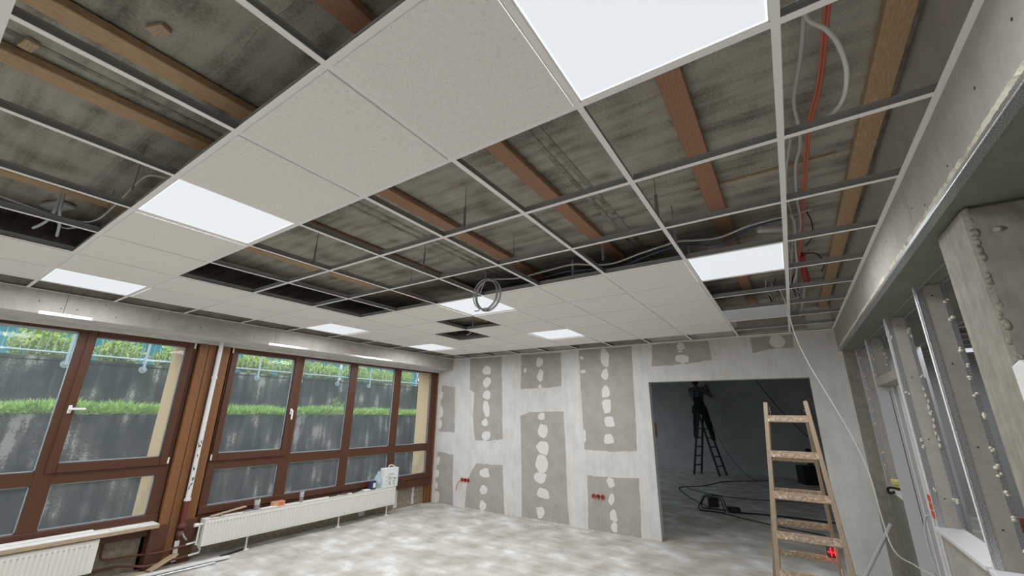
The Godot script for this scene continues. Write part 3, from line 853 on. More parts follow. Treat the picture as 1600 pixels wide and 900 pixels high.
# ---------------------------------------------------------------- suspended ceiling
func zz(i: float) -> float: return -0.6 * i
func xx(j: float) -> float: return -0.6 * j

func led_panel(c: Vector3, label: String, power: float, lit := true) -> void:
	# c: centre of the panel at its face
	var t := thing("led_panel", c, label, "ceiling light", "square panel lights in the grid" if lit else "")
	var h := 0.2975
	var b := MB.new()
	for q in [[-h, -h, h, -h + 0.014], [-h, h - 0.014, h, h], [-h, -h, -h + 0.014, h], [h - 0.014, -h, h, h]]:
		b.bb(c + Vector3(q[0], -0.001, q[1]), c + Vector3(q[2], 0.012, q[3]), 0.001)
	part(b, "frame", M.white, t)
	b = MB.new()
	b.bb(c + Vector3(-h + 0.01, 0.002, -h + 0.01), c + Vector3(h - 0.01, 0.006, h - 0.01))
	part(b, "light_diffuser", M.panel if lit else M.panel_off, t)
	if lit:
		b = MB.new()
		for q in [[-h, -h, h, -h + 0.020], [-h, h - 0.020, h, h], [-h, -h + 0.02, -h + 0.020, h - 0.02], [h - 0.020, -h + 0.02, h, h - 0.02]]:
			b.bb(c + Vector3(q[0], 0.0015, q[1]), c + Vector3(q[2], 0.0019, q[3]))
		part(b, "lit_edge", M.panel_edge, t)
	b = MB.new()
	b.bb(c + Vector3(-h, 0.007, -h), c + Vector3(h, 0.013, h))
	b.bb(c + Vector3(-0.12, 0.013, -0.05), c + Vector3(0.12, 0.04, 0.05), 0.004)
	part(b, "back_plate", M.grey_plastic, t)
	if lit:
		var l := AreaLight3D.new()
		l.name = "panel_light"
		l.area_size = Vector2(0.57, 0.57)
		l.area_normalize_energy = false
		l.light_energy = power
		l.light_color = C(248, 250, 255)
		l.area_range = 14.0
		l.area_attenuation = 2.0
		l.shadow_enabled = true
		t.add_child(l)
		l.position = Vector3(0, -0.004, 0)
		l.rotation = Vector3(-PI / 2, 0, 0)

func ceiling_grid() -> void:
	var g := thing("ceiling_grid", Vector3(-2.7, CY, -1.5), "white suspended metal ceiling grid half filled with tiles", "ceiling grid")
	var b: MB
	for j in range(0, 10):
		var x := xx(j)
		b = MB.new()
		b.bb(Vector3(x - 0.012, CY, BACK), Vector3(x + 0.012, CY + 0.0015, REAR))
		part(b, "main_tee", M.tee, g)
		b = MB.new()
		b.bb(Vector3(x - 0.0012, CY + 0.0015, BACK), Vector3(x + 0.0012, CY + 0.038, REAR))
		b.bb(Vector3(x - 0.004, CY + 0.030, BACK), Vector3(x + 0.004, CY + 0.038, REAR), 0.001)
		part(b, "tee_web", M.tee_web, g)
	for i in range(-5, 10):
		var z := zz(i)
		for j in range(-1, 10):
			var xa := xx(j) - 0.012
			var xb := xx(j + 1) + 0.012
			if j == -1: xa = BEAMX
			if j == 9: xb = SOFX
			b = MB.new()
			b.bb(Vector3(xa, CY, z - 0.012), Vector3(xb, CY + 0.0015, z + 0.012))
			part(b, "cross_tee", M.tee, g)
			b = MB.new()
			b.bb(Vector3(xa, CY + 0.0015, z - 0.0012), Vector3(xb, CY + 0.038, z + 0.0012))
			b.bb(Vector3(xa, CY + 0.031, z - 0.0035), Vector3(xb, CY + 0.038, z + 0.0035), 0.001)
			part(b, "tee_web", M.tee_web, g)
	for q in [[Vector3(BEAMX - 0.022, CY - 0.001, BACK), Vector3(BEAMX, CY + 0.0015, REAR)], [Vector3(BEAMX - 0.0015, CY, BACK), Vector3(BEAMX, CY + 0.024, REAR)],
			[Vector3(SOFX, CY - 0.001, BACK), Vector3(SOFX + 0.022, CY + 0.0015, REAR)], [Vector3(SOFX, CY - 0.001, BACK), Vector3(BEAMX, CY + 0.0015, BACK + 0.022)]]:
		b = MB.new(); b.bb(q[0], q[1]); part(b, "wall_angle", M.tee, g)
	for q in [[5, 1.77], [1, 2.8], [3.55, 3.46], [2.72, 2.0], [3, 3.35], [1.86, 3.6], [1, 3.55], [1, 4.35], [2.45, 4.0], [6, 0.0], [4, 2.7], [5, 3.4], [4.68, -0.1], [0, 6.6]]:
		hanger(g, xx(q[0]), zz(q[1]))
	# which bays are filled
	var open := {}
	for q in [[-1, [0, 1, 2, 3, 4, 5, 6]], [1, [0, 1, 2, 3, 4, 5, 6]], [2, [0, 1, 2, 3, 4, 5, 6]], [3, [0, 1, 2, 3, 4, 5, 6]], [5, [0, 5]], [6, [0, 6]], [8, [0]], [-2, [0, 1, 2, 3, 4, 5, 6]]]:
		for j in q[1]: open[Vector2i(q[0], j)] = true
	for i in range(-5, 9):
		for j in range(0, 9):
			var key := Vector2i(i, j)
			if open.has(key): continue
			var c := Vector3(xx(j + 0.5), CY, zz(i + 0.5))
			var row: String = ORD[9 - i]
			var bay: String = ORD[j + 1]
			if [0, 4, -4].has(i) and j % 4 == 0 or i == 7 and (j == 4 or j == 8):
				led_panel(c + Vector3(0, 0.0025, 0), "glowing square light panel, %s row from the back wall, %s bay from the beam" % [row, bay], LAMP_LIGHT)
			elif i == 7 and j == 0:
				led_panel(c + Vector3(0, 0.0025, 0), "unlit grey square light panel among open bays near the doorway", 0.0, false)
			else:
				b = MB.new()
				b.box(c + Vector3(0, 0.0075, 0), Vector3(0.592, 0.011, 0.592), 0.001)
				b.box(c + Vector3(0, -0.002, 0), Vector3(0.575, 0.008, 0.575), 0.0015)
				one(b, "ceiling_tile", M.tile, "white mineral ceiling tile, %s row from the back wall, %s bay from the beam" % [row, bay], "ceiling tile", "white ceiling tiles lying in the grid")

func hanger(g: Node, x: float, z: float) -> void:
	var b := MB.new()
	b.bb(Vector3(x - 0.010, CY + 0.03, z - 0.0015), Vector3(x + 0.010, CY + 0.17, z + 0.0015), 0.001)
	b.bb(Vector3(x - 0.006, CY + 0.02, z - 0.004), Vector3(x + 0.006, CY + 0.05, z + 0.004), 0.001)
	b.tube([Vector3(x, CY + 0.16, z), Vector3(x, SLAB, z)], 0.0025, 6)
	part(b, "hanger", M.steel, g)

func battens() -> void:
	var wide := 0.1
	var yb := SLAB - 0.045
	for q in [[-0.34, 0.1, 2.6, -5.7, "batten_red", "reddish timber batten on the slab nearest the orange conduit"], [-1.205, 0.1, 2.6, -5.6, "batten_red", "reddish timber batten on the slab, second from the beam"],
			[-2.05, 0.1, 2.6, -0.62, "batten_tan", "yellowish timber batten on the slab beside the flat wood shim"], [-2.06, 0.11, -0.63, -5.6, "batten_red", "timber batten on the slab, third from the beam"], [-2.50, 0.1, 2.6, -0.6, "batten_tan", "yellowish timber batten on the slab beside the two wood shims"],
			[-2.93, 0.08, -0.7, -5.6, "batten_red", "timber batten on the slab close beside a main tee"], [-3.79, 0.1, 2.6, -5.6, "batten_tan", "timber batten on the slab furthest from the beam"],
			[0.485, 0.09, 2.6, -5.8, "batten_tan", "yellowish timber batten on the slab along the boxed beam"]]:
		var b := MB.new()
		var x: float = q[0]
		if x > 0: x = BEAMX - 0.075
		b.bb(Vector3(x - q[1] / 2, yb, q[3]), Vector3(x + q[1] / 2, SLAB - 0.007, q[2]), 0.003)
		var m: Material = M[q[4]]
		one(b, "timber_batten", m, q[5], "batten", "timber battens under the slab")
	for q in [[-1.95, 0.31, 0.06, 0.4, "flat wood shim under the slab beside a batten"], [-2.46, 0.56, 0.05, 0.2, "small split wood shim at the batten edge by the main tee"]]:
		var b := MB.new()
		b.box(Vector3(q[0] + 0.075, SLAB - 0.012, q[1] - 0.02), Vector3(0.075, 0.018, 0.04), 0.002, Basis(Vector3.UP, q[3]))
		one(b, "wood_shim", M.pine_x, q[4], "wood shim")
	var b := MB.new()
	b.bar(Vector3(-0.44, SLAB - 0.006, -1.99), Vector3(0.28, SLAB - 0.006, -1.975), 0.018, 0.010, Vector3.UP)
	one(b, "thin_lath", M.pine_x, "thin pale lath lying across the slab below the orange conduit", "lath")

# ---------------------------------------------------------------- radiators
func radiator(za: float, zb: float, y0: float, y1: float, label: String, feet: Array, valve: bool) -> void:
	# za is the near end (larger z)
	var t := thing("radiator", Vector3(-6.06, 0, (za + zb) / 2), label, "radiator")
	var b := MB.new()
	b.bb(Vector3(-6.012, y0, zb), Vector3(-6.002, y1, za), 0.003)
	var n := int((za - zb) / 0.036)
	for k in n:
		var z := lerpf(za - 0.03, zb + 0.03, (k + 0.5) / n)
		b.bb(Vector3(-6.003, y0 + 0.022, z - 0.010), Vector3(-5.9965, y1 - 0.03, z + 0.010), 0.003)
	part(b, "front_panel", M.radiator, t)
	b = MB.new()
	for k in n:
		var z := lerpf(za - 0.03, zb + 0.03, float(k) / n)
		b.bb(Vector3(-6.0025, y1 - 0.052, z - 0.007), Vector3(-5.9985, y1 - 0.045, z + 0.004))
	part(b, "seam_slots", M.grey_plastic, t)
	b = MB.new(); b.bb(Vector3(-6.125, y0, zb + 0.01), Vector3(-6.115, y1 - 0.01, za - 0.01), 0.003); part(b, "rear_panel", M.radiator, t)
	b = MB.new()
	b.bb(Vector3(-6.13, y1 - 0.012, zb), Vector3(-6.002, y1, za), 0.004); part(b, "top_cover", M.radiator, t)
	b = MB.new()
	b.bb(Vector3(-6.125, y0, za - 0.006), Vector3(-6.004, y1 - 0.008, za), 0.002); b.bb(Vector3(-6.125, y0, zb), Vector3(-6.004, y1 - 0.008, zb + 0.006), 0.002); part(b, "side_cover", M.radiator, t)
	b = MB.new(); b.bb(Vector3(-6.10, y0 + 0.02, zb + 0.02), Vector3(-6.03, y1 - 0.02, za - 0.02)); part(b, "convector_fins", M.grey_plastic, t)
	for z in feet:
		b = MB.new()
		b.tube([Vector3(-6.06, 0.008, z), Vector3(-6.06, y0 + 0.03, z)], 0.011, 10)
		b.lathe(Vector3(-6.06, 0, z), [Vector2(0.04, 0.0), Vector2(0.04, 0.004), Vector2(0.014, 0.010), Vector2(0.012, 0.02)], 14)
		b.bb(Vector3(-6.085, y0 + 0.0, z - 0.016), Vector3(-6.035, y0 + 0.012, z + 0.016), 0.002)
		part(b, "foot", M.white, t)
	if valve:
		b = MB.new()
		b.tube([Vector3(-6.05, y1 - 0.05, za), Vector3(-6.05, y1 - 0.05, za + 0.05)], 0.013, 10)
		b.tube([Vector3(-6.05, y1 - 0.05, za + 0.045), Vector3(-6.05, y1 - 0.05, za + 0.085)], 0.020, 12)
		part(b, "valve", M.white, t)
		b = MB.new()
		b.tube([Vector3(-6.05, y1 - 0.05, za + 0.03), Vector3(-6.05, y0 + 0.02, za + 0.03)], 0.009, 8)
		part(b, "feed_pipe", M.white_pipe, t)

func radiators() -> void:
	radiator(-1.955, -4.80, 0.155, 0.432, "long white ribbed panel radiator below the four-bay window", [-2.49, -3.78, -4.68], true)
	radiator(1.5, -1.055, 0.135, 0.425, "white panel radiator under the wooden sill left of the post", [-0.4, 1.0], false)
	var t := thing("window_sill", Vector3(-6.09, 0.43, 0.0), "pale wooden window sill above the near radiator", "sill")
	var b := MB.new(); b.bb(Vector3(-6.26, 0.435, -1.515), Vector3(-5.985, 0.472, 1.6), 0.004); part(b, "sill_board", M.pine_z, t)
	b = MB.new(); b.bb(Vector3(-6.2, 0.472, -1.51), Vector3(-5.99, 0.476, 1.6), 0.001); part(b, "white_top", M.white, t)
	for q in [[-1.34, -1.12, -6.04, "white offcut strip on the sill by the timber post"], [-1.02, 0.55, -6.13, "long white trim lying along the wooden sill"]]:
		b = MB.new(); b.bb(Vector3(q[2] - 0.03, 0.476, q[0]), Vector3(q[2] + 0.03, 0.494, q[1]), 0.004)
		one(b, "trim_strip", M.white, q[3], "strip", "white strips on the wooden sill")
	# heating pipes below
	t = thing("heating_pipes", Vector3(-6.2, 0, -1.4), "brown heating pipes looping below the windows past the post", "pipe")
	b = MB.new(); b.tube([Vector3(-6.24, 0.36, -1.155), Vector3(-6.24, 0.22, -1.155), Vector3(-6.24, 0.185, -1.165), Vector3(-6.235, 0.165, -1.20), Vector3(-6.2, 0.16, -1.45), Vector3(-6.10, 0.165, -1.60), Vector3(-6.09, 0.19, -1.9)], 0.011, 8); part(b, "upper_pipe", M.copper_brown, t)
	b = MB.new(); b.tube([Vector3(-6.24, 0.09, 0.5), Vector3(-6.24, 0.085, -1.30), Vector3(-6.15, 0.075, -1.42), Vector3(-6.09, 0.06, -1.50), Vector3(-6.085, 0.06, -1.60), Vector3(-6.085, 0.075, -1.95)], 0.012, 8); part(b, "lower_pipe", M.copper_brown, t)
	b = MB.new(); b.tube([Vector3(-6.085, 0.19, -1.84), Vector3(-6.08, 0.20, -1.93), Vector3(-6.065, 0.12, -1.985), Vector3(-6.065, 0.085, -1.98), Vector3(-6.075, 0.075, -1.88)], 0.011, 8); part(b, "branch_pipe", M.white_pipe, t, "paint-worn pale branch pipe")

# ---------------------------------------------------------------- outside
func leaf_mesh(w: float, l: float) -> ArrayMesh:
	var st := SurfaceTool.new()
	st.begin(Mesh.PRIMITIVE_TRIANGLES)
	var p := [Vector3(0, 0, 0), Vector3(w, l * 0.45, w * 0.4), Vector3(0, l, 0), Vector3(-w, l * 0.45, w * 0.4)]
	for k in [0, 1, 2, 0, 2, 3]:
		st.add_vertex(p[k])
	st.generate_normals()
	var m := st.commit()
	m.surface_set_material(0, M.grass)
	return m

func scatter(nm: String, mesh: Mesh, tf: Array, cols: Array, parent: Node) -> MultiMeshInstance3D:
	var mm := MultiMesh.new()
	mm.transform_format = MultiMesh.TRANSFORM_3D
	mm.use_colors = true
	mm.mesh = mesh
	mm.instance_count = tf.size()
	for i in tf.size():
		mm.set_instance_transform(i, tf[i])
		mm.set_instance_color(i, cols[i])
	var o := MultiMeshInstance3D.new()
	o.name = numbered(nm, parent)
	o.multimesh = mm
	parent.add_child(o, true)
	o.set_meta("kind", "stuff")
	return o

func shrub(rng: RandomNumberGenerator, at: Vector3, r: Vector3, count: int, col: Color, label: String, nm := "shrub", cat := "shrub", grp := "shrubs behind the railing") -> void:
	var t := thing(nm, at, label, cat, grp)
	var b := MB.new()
	for k in 6:
		var a := rng.randf() * TAU
		b.tube([at + Vector3(cos(a), 0, sin(a)) * 0.06, at + Vector3(cos(a) * r.x * 0.35, r.y * 0.7, sin(a) * r.z * 0.35), at + Vector3(cos(a) * r.x * 0.6, r.y * 1.4, sin(a) * r.z * 0.6)], 0.018, 5, 0.006)
	part(b, "stem", M.bark, t)
	var lm := leaf_mesh(0.022 * (1.0 if r.y < 1.0 else 2.2), 0.075 * (1.0 if r.y < 1.0 else 2.2))
	var tf := []
	var cols := []
	for k in count:
		var d := Vector3(rng.randfn(), rng.randfn(), rng.randfn()).normalized()
		var q := d * pow(rng.randf(), 0.4)
		var bump := 1.0 + 0.25 * sin(d.x * 5.0 + at.z) * cos(d.z * 6.0) + rng.randf_range(-0.1, 0.12)
		var p := Vector3(q.x * r.x, r.y + q.y * r.y, q.z * r.z) * Vector3(bump, bump, bump)
		if p.y < 0.02: p.y = rng.randf_range(0.02, 0.2)
		tf.append(Transform3D(Basis.from_euler(Vector3(rng.randf_range(-1.2, 1.2), rng.randf() * TAU, rng.randf_range(-0.7, 0.7))).scaled(Vector3.ONE * rng.randf_range(0.7, 1.3)), p))
		cols.append(col.lerp(col * Color(1.5, 1.35, 0.9), rng.randf()) * rng.randf_range(0.75, 1.15))
	scatter("foliage", lm, tf, cols, t)

func outside() -> void:
	var b := MB.new()
	b.bb(Vector3(-14.0, -1.2, -26), Vector3(-6.62, -0.9, 6)); struct(b, "ground_outside", M.gravel, "strip of ground between the building and the retaining wall", "ground")
	b = MB.new(); b.bb(Vector3(-9.3, -1.2, -10.6), Vector3(-9.0, 1.575, 6), 0.01); struct(b, "retaining_wall", M.retaining, "dark weathered lower retaining wall outside the windows", "wall")
	b = MB.new(); b.bb(Vector3(-10.2, -1.2, -10.6), Vector3(-9.3, 1.55, 6)); struct(b, "ledge_ground", M.soil, "earth ledge between the two retaining walls", "ground")
	var w := thing("retaining_wall", Vector3(-10.35, -1.2, -4), "dark weathered upper retaining wall below the railing", "wall", "", "structure")
	b = MB.new(); b.bb(Vector3(-10.5, -1.2, -10.6), Vector3(-10.2, 2.40, 6), 0.01); part(b, "wall_body", M.retaining, w)
	b = MB.new(); b.bb(Vector3(-10.5, 2.40, -10.6), Vector3(-10.17, 2.46, 6), 0.01); part(b, "coping", M.retaining, w)
	b = MB.new(); b.bb(Vector3(-24, -1.2, -10.6), Vector3(-10.5, 2.42, 12)); b.bb(Vector3(-24, -1.2, -26), Vector3(-14.0, 2.42, -10.6)); struct(b, "terrace_ground", M.soil, "raised planted terrace behind the railing", "ground")
	# railing
	var r := thing("railing", Vector3(-10.15, 2.3, -4), "galvanised bar railing on top of the upper retaining wall", "railing")
	b = MB.new(); b.tube([Vector3(-10.13, 2.53, -10.5), Vector3(-10.13, 2.53, 4)], 0.018, 8); part(b, "bottom_rail", M.galv, r)
	b = MB.new(); b.tube([Vector3(-10.13, 3.45, -10.5), Vector3(-10.13, 3.45, 4)], 0.022, 8); part(b, "top_rail", M.galv, r)
	var z := 1.95
	while z > -9.5:
		b = MB.new(); b.tube([Vector3(-10.13, 2.34, z), Vector3(-10.13, 3.45, z)], 0.022, 8); part(b, "post", M.galv, r)
		b = MB.new(); b.lathe(Vector3.ZERO, [Vector2(0.0, 0.02), Vector2(0.03, 0.02), Vector2(0.032, 0.008), Vector2(0.062, 0.006), Vector2(0.062, 0.0)], 16)
		b.turn(Basis(Vector3.BACK, -PI / 2), Vector3.ZERO); b.move(Vector3(-10.165, 2.355, z)); part(b, "flange", M.galv, r)
		for k in range(1, 11):
			b = MB.new(); b.tube([Vector3(-10.13, 2.53, z - k * 0.0927), Vector3(-10.13, 3.45, z - k * 0.0927)], 0.0035, 5); part(b, "bar", M.galv, r)
		z -= 1.02
	# grass on the ledge
	var rng := RandomNumberGenerator.new(); rng.seed = 31
	var lm := leaf_mesh(0.012, 0.3)
	var tf := []
	var cols := []
	var fn := FastNoiseLite.new(); fn.seed = 6; fn.frequency = 0.7
	for k in 22000:
		var p := Vector3(rng.randf_range(-10.15, -9.02), 1.55, rng.randf_range(-10.5, 2.5))
		var hh := maxf(0.15, (0.58 if p.z > -3.0 else 0.44) + 0.5 * fn.get_noise_2d(p.x, p.z) + rng.randf_range(-0.12, 0.22))
		if p.x > -9.12: hh *= 0.5
		tf.append(Transform3D(Basis.from_euler(Vector3(rng.randf_range(-0.7, 0.7), rng.randf() * TAU, rng.randf_range(-0.5, 0.5))).scaled(Vector3(1.5, hh, 1.5)), p))
		cols.append(Color(0.26, 0.46, 0.09).lerp(Color(0.56, 0.72, 0.20), rng.randf()) * rng.randf_range(0.8, 1.2))
	var g := scatter("grass", lm, tf, cols, self)
	tag(g, "bright green grass growing on the ledge between the retaining walls", "grass")
	# weeds, shrubs and trees
	for q in [[-10.0, 0.15, "small round weed standing out of the grass ledge"], [-10.05, -3.45, "spindly tall weed against the upper wall beside the timber post"], [-10.05, -6.2, "leafy weed at the ledge outside the second bay of the long window"]]:
		shrub(rng, Vector3(q[0], 1.55, q[1]), Vector3(0.16, 0.19, 0.16), 260, Color(0.26, 0.36, 0.14), q[2], "weed", "weed", "weeds on the ledge")
	var n := 0
	for q in [[-11.1, -0.92, 0.42, 0.28], [-11.1, -1.95, 0.34, 0.26], [-11.1, -2.78, 0.24, 0.22], [-11.1, -3.75, 0.34, 0.24], [-11.2, -4.6, 0.42, 0.26], [-11.1, -5.55, 0.46, 0.26], [-11.2, -6.5, 0.4, 0.24], [-11.1, -7.4, 0.45, 0.27], [-11.2, -8.4, 0.45, 0.25], [-11.2, -9.3, 0.45, 0.27]]:
		n += 1
		shrub(rng, Vector3(q[0], 2.42, q[1]), Vector3(0.4, q[3], q[2]), 2000, Color(0.42, 0.56, 0.20), "yellow-green shrub behind the railing, %s along from the near end" % ORD[n])
	n = 0
	for q in [[-19.0, -14.5, 1.5], [-19.5, -17.5, 1.7], [-19.0, -20.5, 1.6], [-19.0, -23.5, 1.8]]:
		n += 1
		shrub(rng, Vector3(q[0], 2.42, q[1]), Vector3(1.5, q[2], 1.6), 2600, Color(0.03, 0.06, 0.035), "dark tree beyond the netting fence, %s along from the near end" % ORD[n], "tree", "tree", "dark trees beyond the netting")
	# netting fence: posts and panels
	var f := thing("netting_fence", Vector3(-13.2, 2.42, -5), "teal netting fence standing behind the shrubs", "fence")
	for k in 9:
		b = MB.new(); b.bb(Vector3(-13.215, 2.62, -11.9 + k * 1.8), Vector3(-13.2, 3.42, -10.15 + k * 1.8)); part(b, "net_panel", M.net, f)
		b = MB.new(); b.tube([Vector3(-13.18, 2.42, -11.95 + k * 1.8), Vector3(-13.18, 3.6, -11.95 + k * 1.8)], 0.025, 6); part(b, "post", M.galv, f)
	# low building beyond
	var h := thing("building", Vector3(-24, 2.42, -4), "pale low building with dark windows beyond the netting fence", "building")
	b = MB.new(); b.bb(Vector3(-28, 2.42, -12), Vector3(-24, 6.4, 6)); part(b, "wall", M.side_wall, h)
	for k in 6:
		b = MB.new(); b.bb(Vector3(-24.0, 3.9, 4.2 - k * 2.6), Vector3(-23.95, 5.3, 5.6 - k * 2.6)); part(b, "window", M.dark_steel, h)

# ---------------------------------------------------------------- the dark room beyond the doorway
func far_room() -> void:
	var b := MB.new()
	var zb := BACK - 0.125
	b.bb(Vector3(-6.62, 0, FARZ - 0.2), Vector3(1.05, SLAB + 0.2, FARZ)); struct(b, "wall_far", M.far_wall, "bare wall at the far end of the dark room", "wall")
	b = MB.new(); b.bb(Vector3(0.9, 0, FARZ), Vector3(1.05, SLAB + 0.2, zb)); struct(b, "wall_dark", M.far_wall, "side wall of the dark room", "wall")
	b = MB.new()
	b.bb(Vector3(-6.62, 0, FARZ), Vector3(-6.4, 0.3, zb)); b.bb(Vector3(-6.62, 2.8, FARZ), Vector3(-6.4, SLAB + 0.2, zb))
	b.bb(Vector3(-6.62, 0, -7.0), Vector3(-6.4, SLAB, zb)); b.bb(Vector3(-6.62, 0, FARZ), Vector3(-6.4, SLAB, -13.6))
	struct(b, "wall_daylit", M.far_wall, "outer wall of the dark room with one window opening", "wall")
	b = MB.new(); b.bb(Vector3(-6.62, SLAB + 0.19, FARZ - 0.2), Vector3(1.05, SLAB + 0.4, zb + 0.02)); struct(b, "ceiling_dark", M.far_wall, "ceiling of the dark room", "ceiling")
	# distant double ladder
	var lad := thing("step_ladder", Vector3(-2.4, 0, -13.5), "dark double ladder carrying the worker in the unlit room", "ladder")
	var apex := Vector3(-2.47, 1.78, -13.45)
	for s in [0, 1]:
		var foot := Vector3(-2.74, 0, -13.45) if s == 0 else Vector3(-2.06, 0, -13.45)
		var rails := MB.new()
		var rungs := MB.new()
		var off := Vector3(0.07, 0, -0.18)
		for e in [-1.0, 1.0]:
			rails.bar(foot + off * e, apex + off * 0.75 * e, 0.03, 0.055, Vector3.BACK)
		for k in range(1, 7):
			var t := k / 7.0
			var c := foot.lerp(apex, t)
			var o := off * lerpf(1.0, 0.75, t)
			rungs.bar(c - o, c + o, 0.03, 0.028, Vector3.UP)
		part(rails, "rails", M.dark_steel, lad)
		part(rungs, "rungs", M.dark_steel, lad)
	worker(apex)
	# tools on the floor
	var t := thing("work_lamp", Vector3(-1.62, 0, -8.35), "black work lamp in a tubular frame lying on the dark floor", "work lamp")
	b = MB.new(); b.box(Vector3(-1.58, 0.14, -8.35), Vector3(0.18, 0.15, 0.09), 0.02, Basis(Vector3.UP, 0.5)); part(b, "lamp_housing", M.black, t)
	b = MB.new(); b.box(Vector3(-1.556, 0.14, -8.305), Vector3(0.14, 0.11, 0.02), 0.004, Basis(Vector3.UP, 0.5)); part(b, "lamp_face", M.dark_steel, t)
	b = MB.new()
	for e in [-1.0, 1.0]:
		b.tube([Vector3(-1.80, 0.015, -8.35 + e * 0.13), Vector3(-1.40, 0.015, -8.35 + e * 0.13), Vector3(-1.38, 0.04, -8.35 + e * 0.13), Vector3(-1.45, 0.24, -8.35 + e * 0.1), Vector3(-1.72, 0.24, -8.35 + e * 0.1), Vector3(-1.82, 0.06, -8.35 + e * 0.13), Vector3(-1.80, 0.015, -8.35 + e * 0.13)], 0.011, 6)
	b.tube([Vector3(-1.58, 0.24, -8.45), Vector3(-1.58, 0.26, -8.35), Vector3(-1.58, 0.24, -8.25)], 0.012, 6)
	part(b, "tubular_frame", M.dark_steel, t)
	b = MB.new(); b.box(Vector3(-1.27, 0.045, -8.45), Vector3(0.2, 0.09, 0.12), 0.015, Basis(Vector3.UP, 0.3)); one(b, "cable_block", M.black, "black socket block on the floor beside the work lamp", "socket block")
	b = MB.new(); b.box(Vector3(-0.02, 0.22, -13.2), Vector3(0.45, 0.44, 0.35), 0.03, Basis(Vector3.UP, 0.4)); b.box(Vector3(0.05, 0.6, -13.25), Vector3(0.12, 0.5, 0.1), 0.02); one(b, "tool_case", M.black, "dark stack of tools at the far wall behind the ladder", "tools")
	b = MB.new(); b.box(Vector3(-1.93, 1.43, -6.12), Vector3(0.09, 0.2, 0.03), 0.004, Basis(Vector3.UP, 0.5)); one(b, "wood_block", M.post_y, "brown wood block fixed behind the doorway jamb", "wood block")
	var cab := [
		[[[-1.20, 0.01, -8.42], [-0.9, 0.012, -8.5], [-0.4, 0.012, -8.55], [0.4, 0.012, -8.5], [1.5, 0.012, -8.3]], 0.012, "thick black cable running from the socket block across the dark floor"],
		[[[-1.5, 0.01, -8.25], [-1.1, 0.01, -8.0], [-0.6, 0.01, -7.75], [0.0, 0.01, -7.55]], 0.007, "thin black cable on the dark floor nearest the doorway"],
		[[[-1.7, 0.01, -8.6], [-2.2, 0.01, -9.4], [-2.62, 0.01, -10.4], [-2.55, 0.01, -10.8], [-2.2, 0.01, -11.2], [-1.9, 0.01, -12.2], [-1.2, 0.01, -12.9], [-0.9, 0.01, -13.2]], 0.009, "winding black cable from the work lamp towards the far ladder"],
		[[[-2.5, 0.01, -10.6], [-1.9, 0.01, -10.1], [-1.2, 0.01, -9.95], [0.2, 0.01, -10.4]], 0.007, "thin black cable crossing the dark floor behind the work lamp"],
		[[[-2.3, 1.75, -13.42], [-2.0, 0.9, -13.35], [-1.6, 0.25, -13.25], [-1.25, 0.01, -13.1], [-0.95, 0.01, -13.15]], 0.006, "black lead hanging down from the worker on the ladder"],
		[[[-1.05, 3.0, -13.9], [-0.7, 2.3, -14.0], [-0.2, 1.5, -14.1], [0.3, 0.9, -14.15]], 0.010, "dark cable slung down the far wall of the unlit room"]]
	for q in cab: cable(q[0], q[1], M.rubber, q[2], "cables in the dark room")

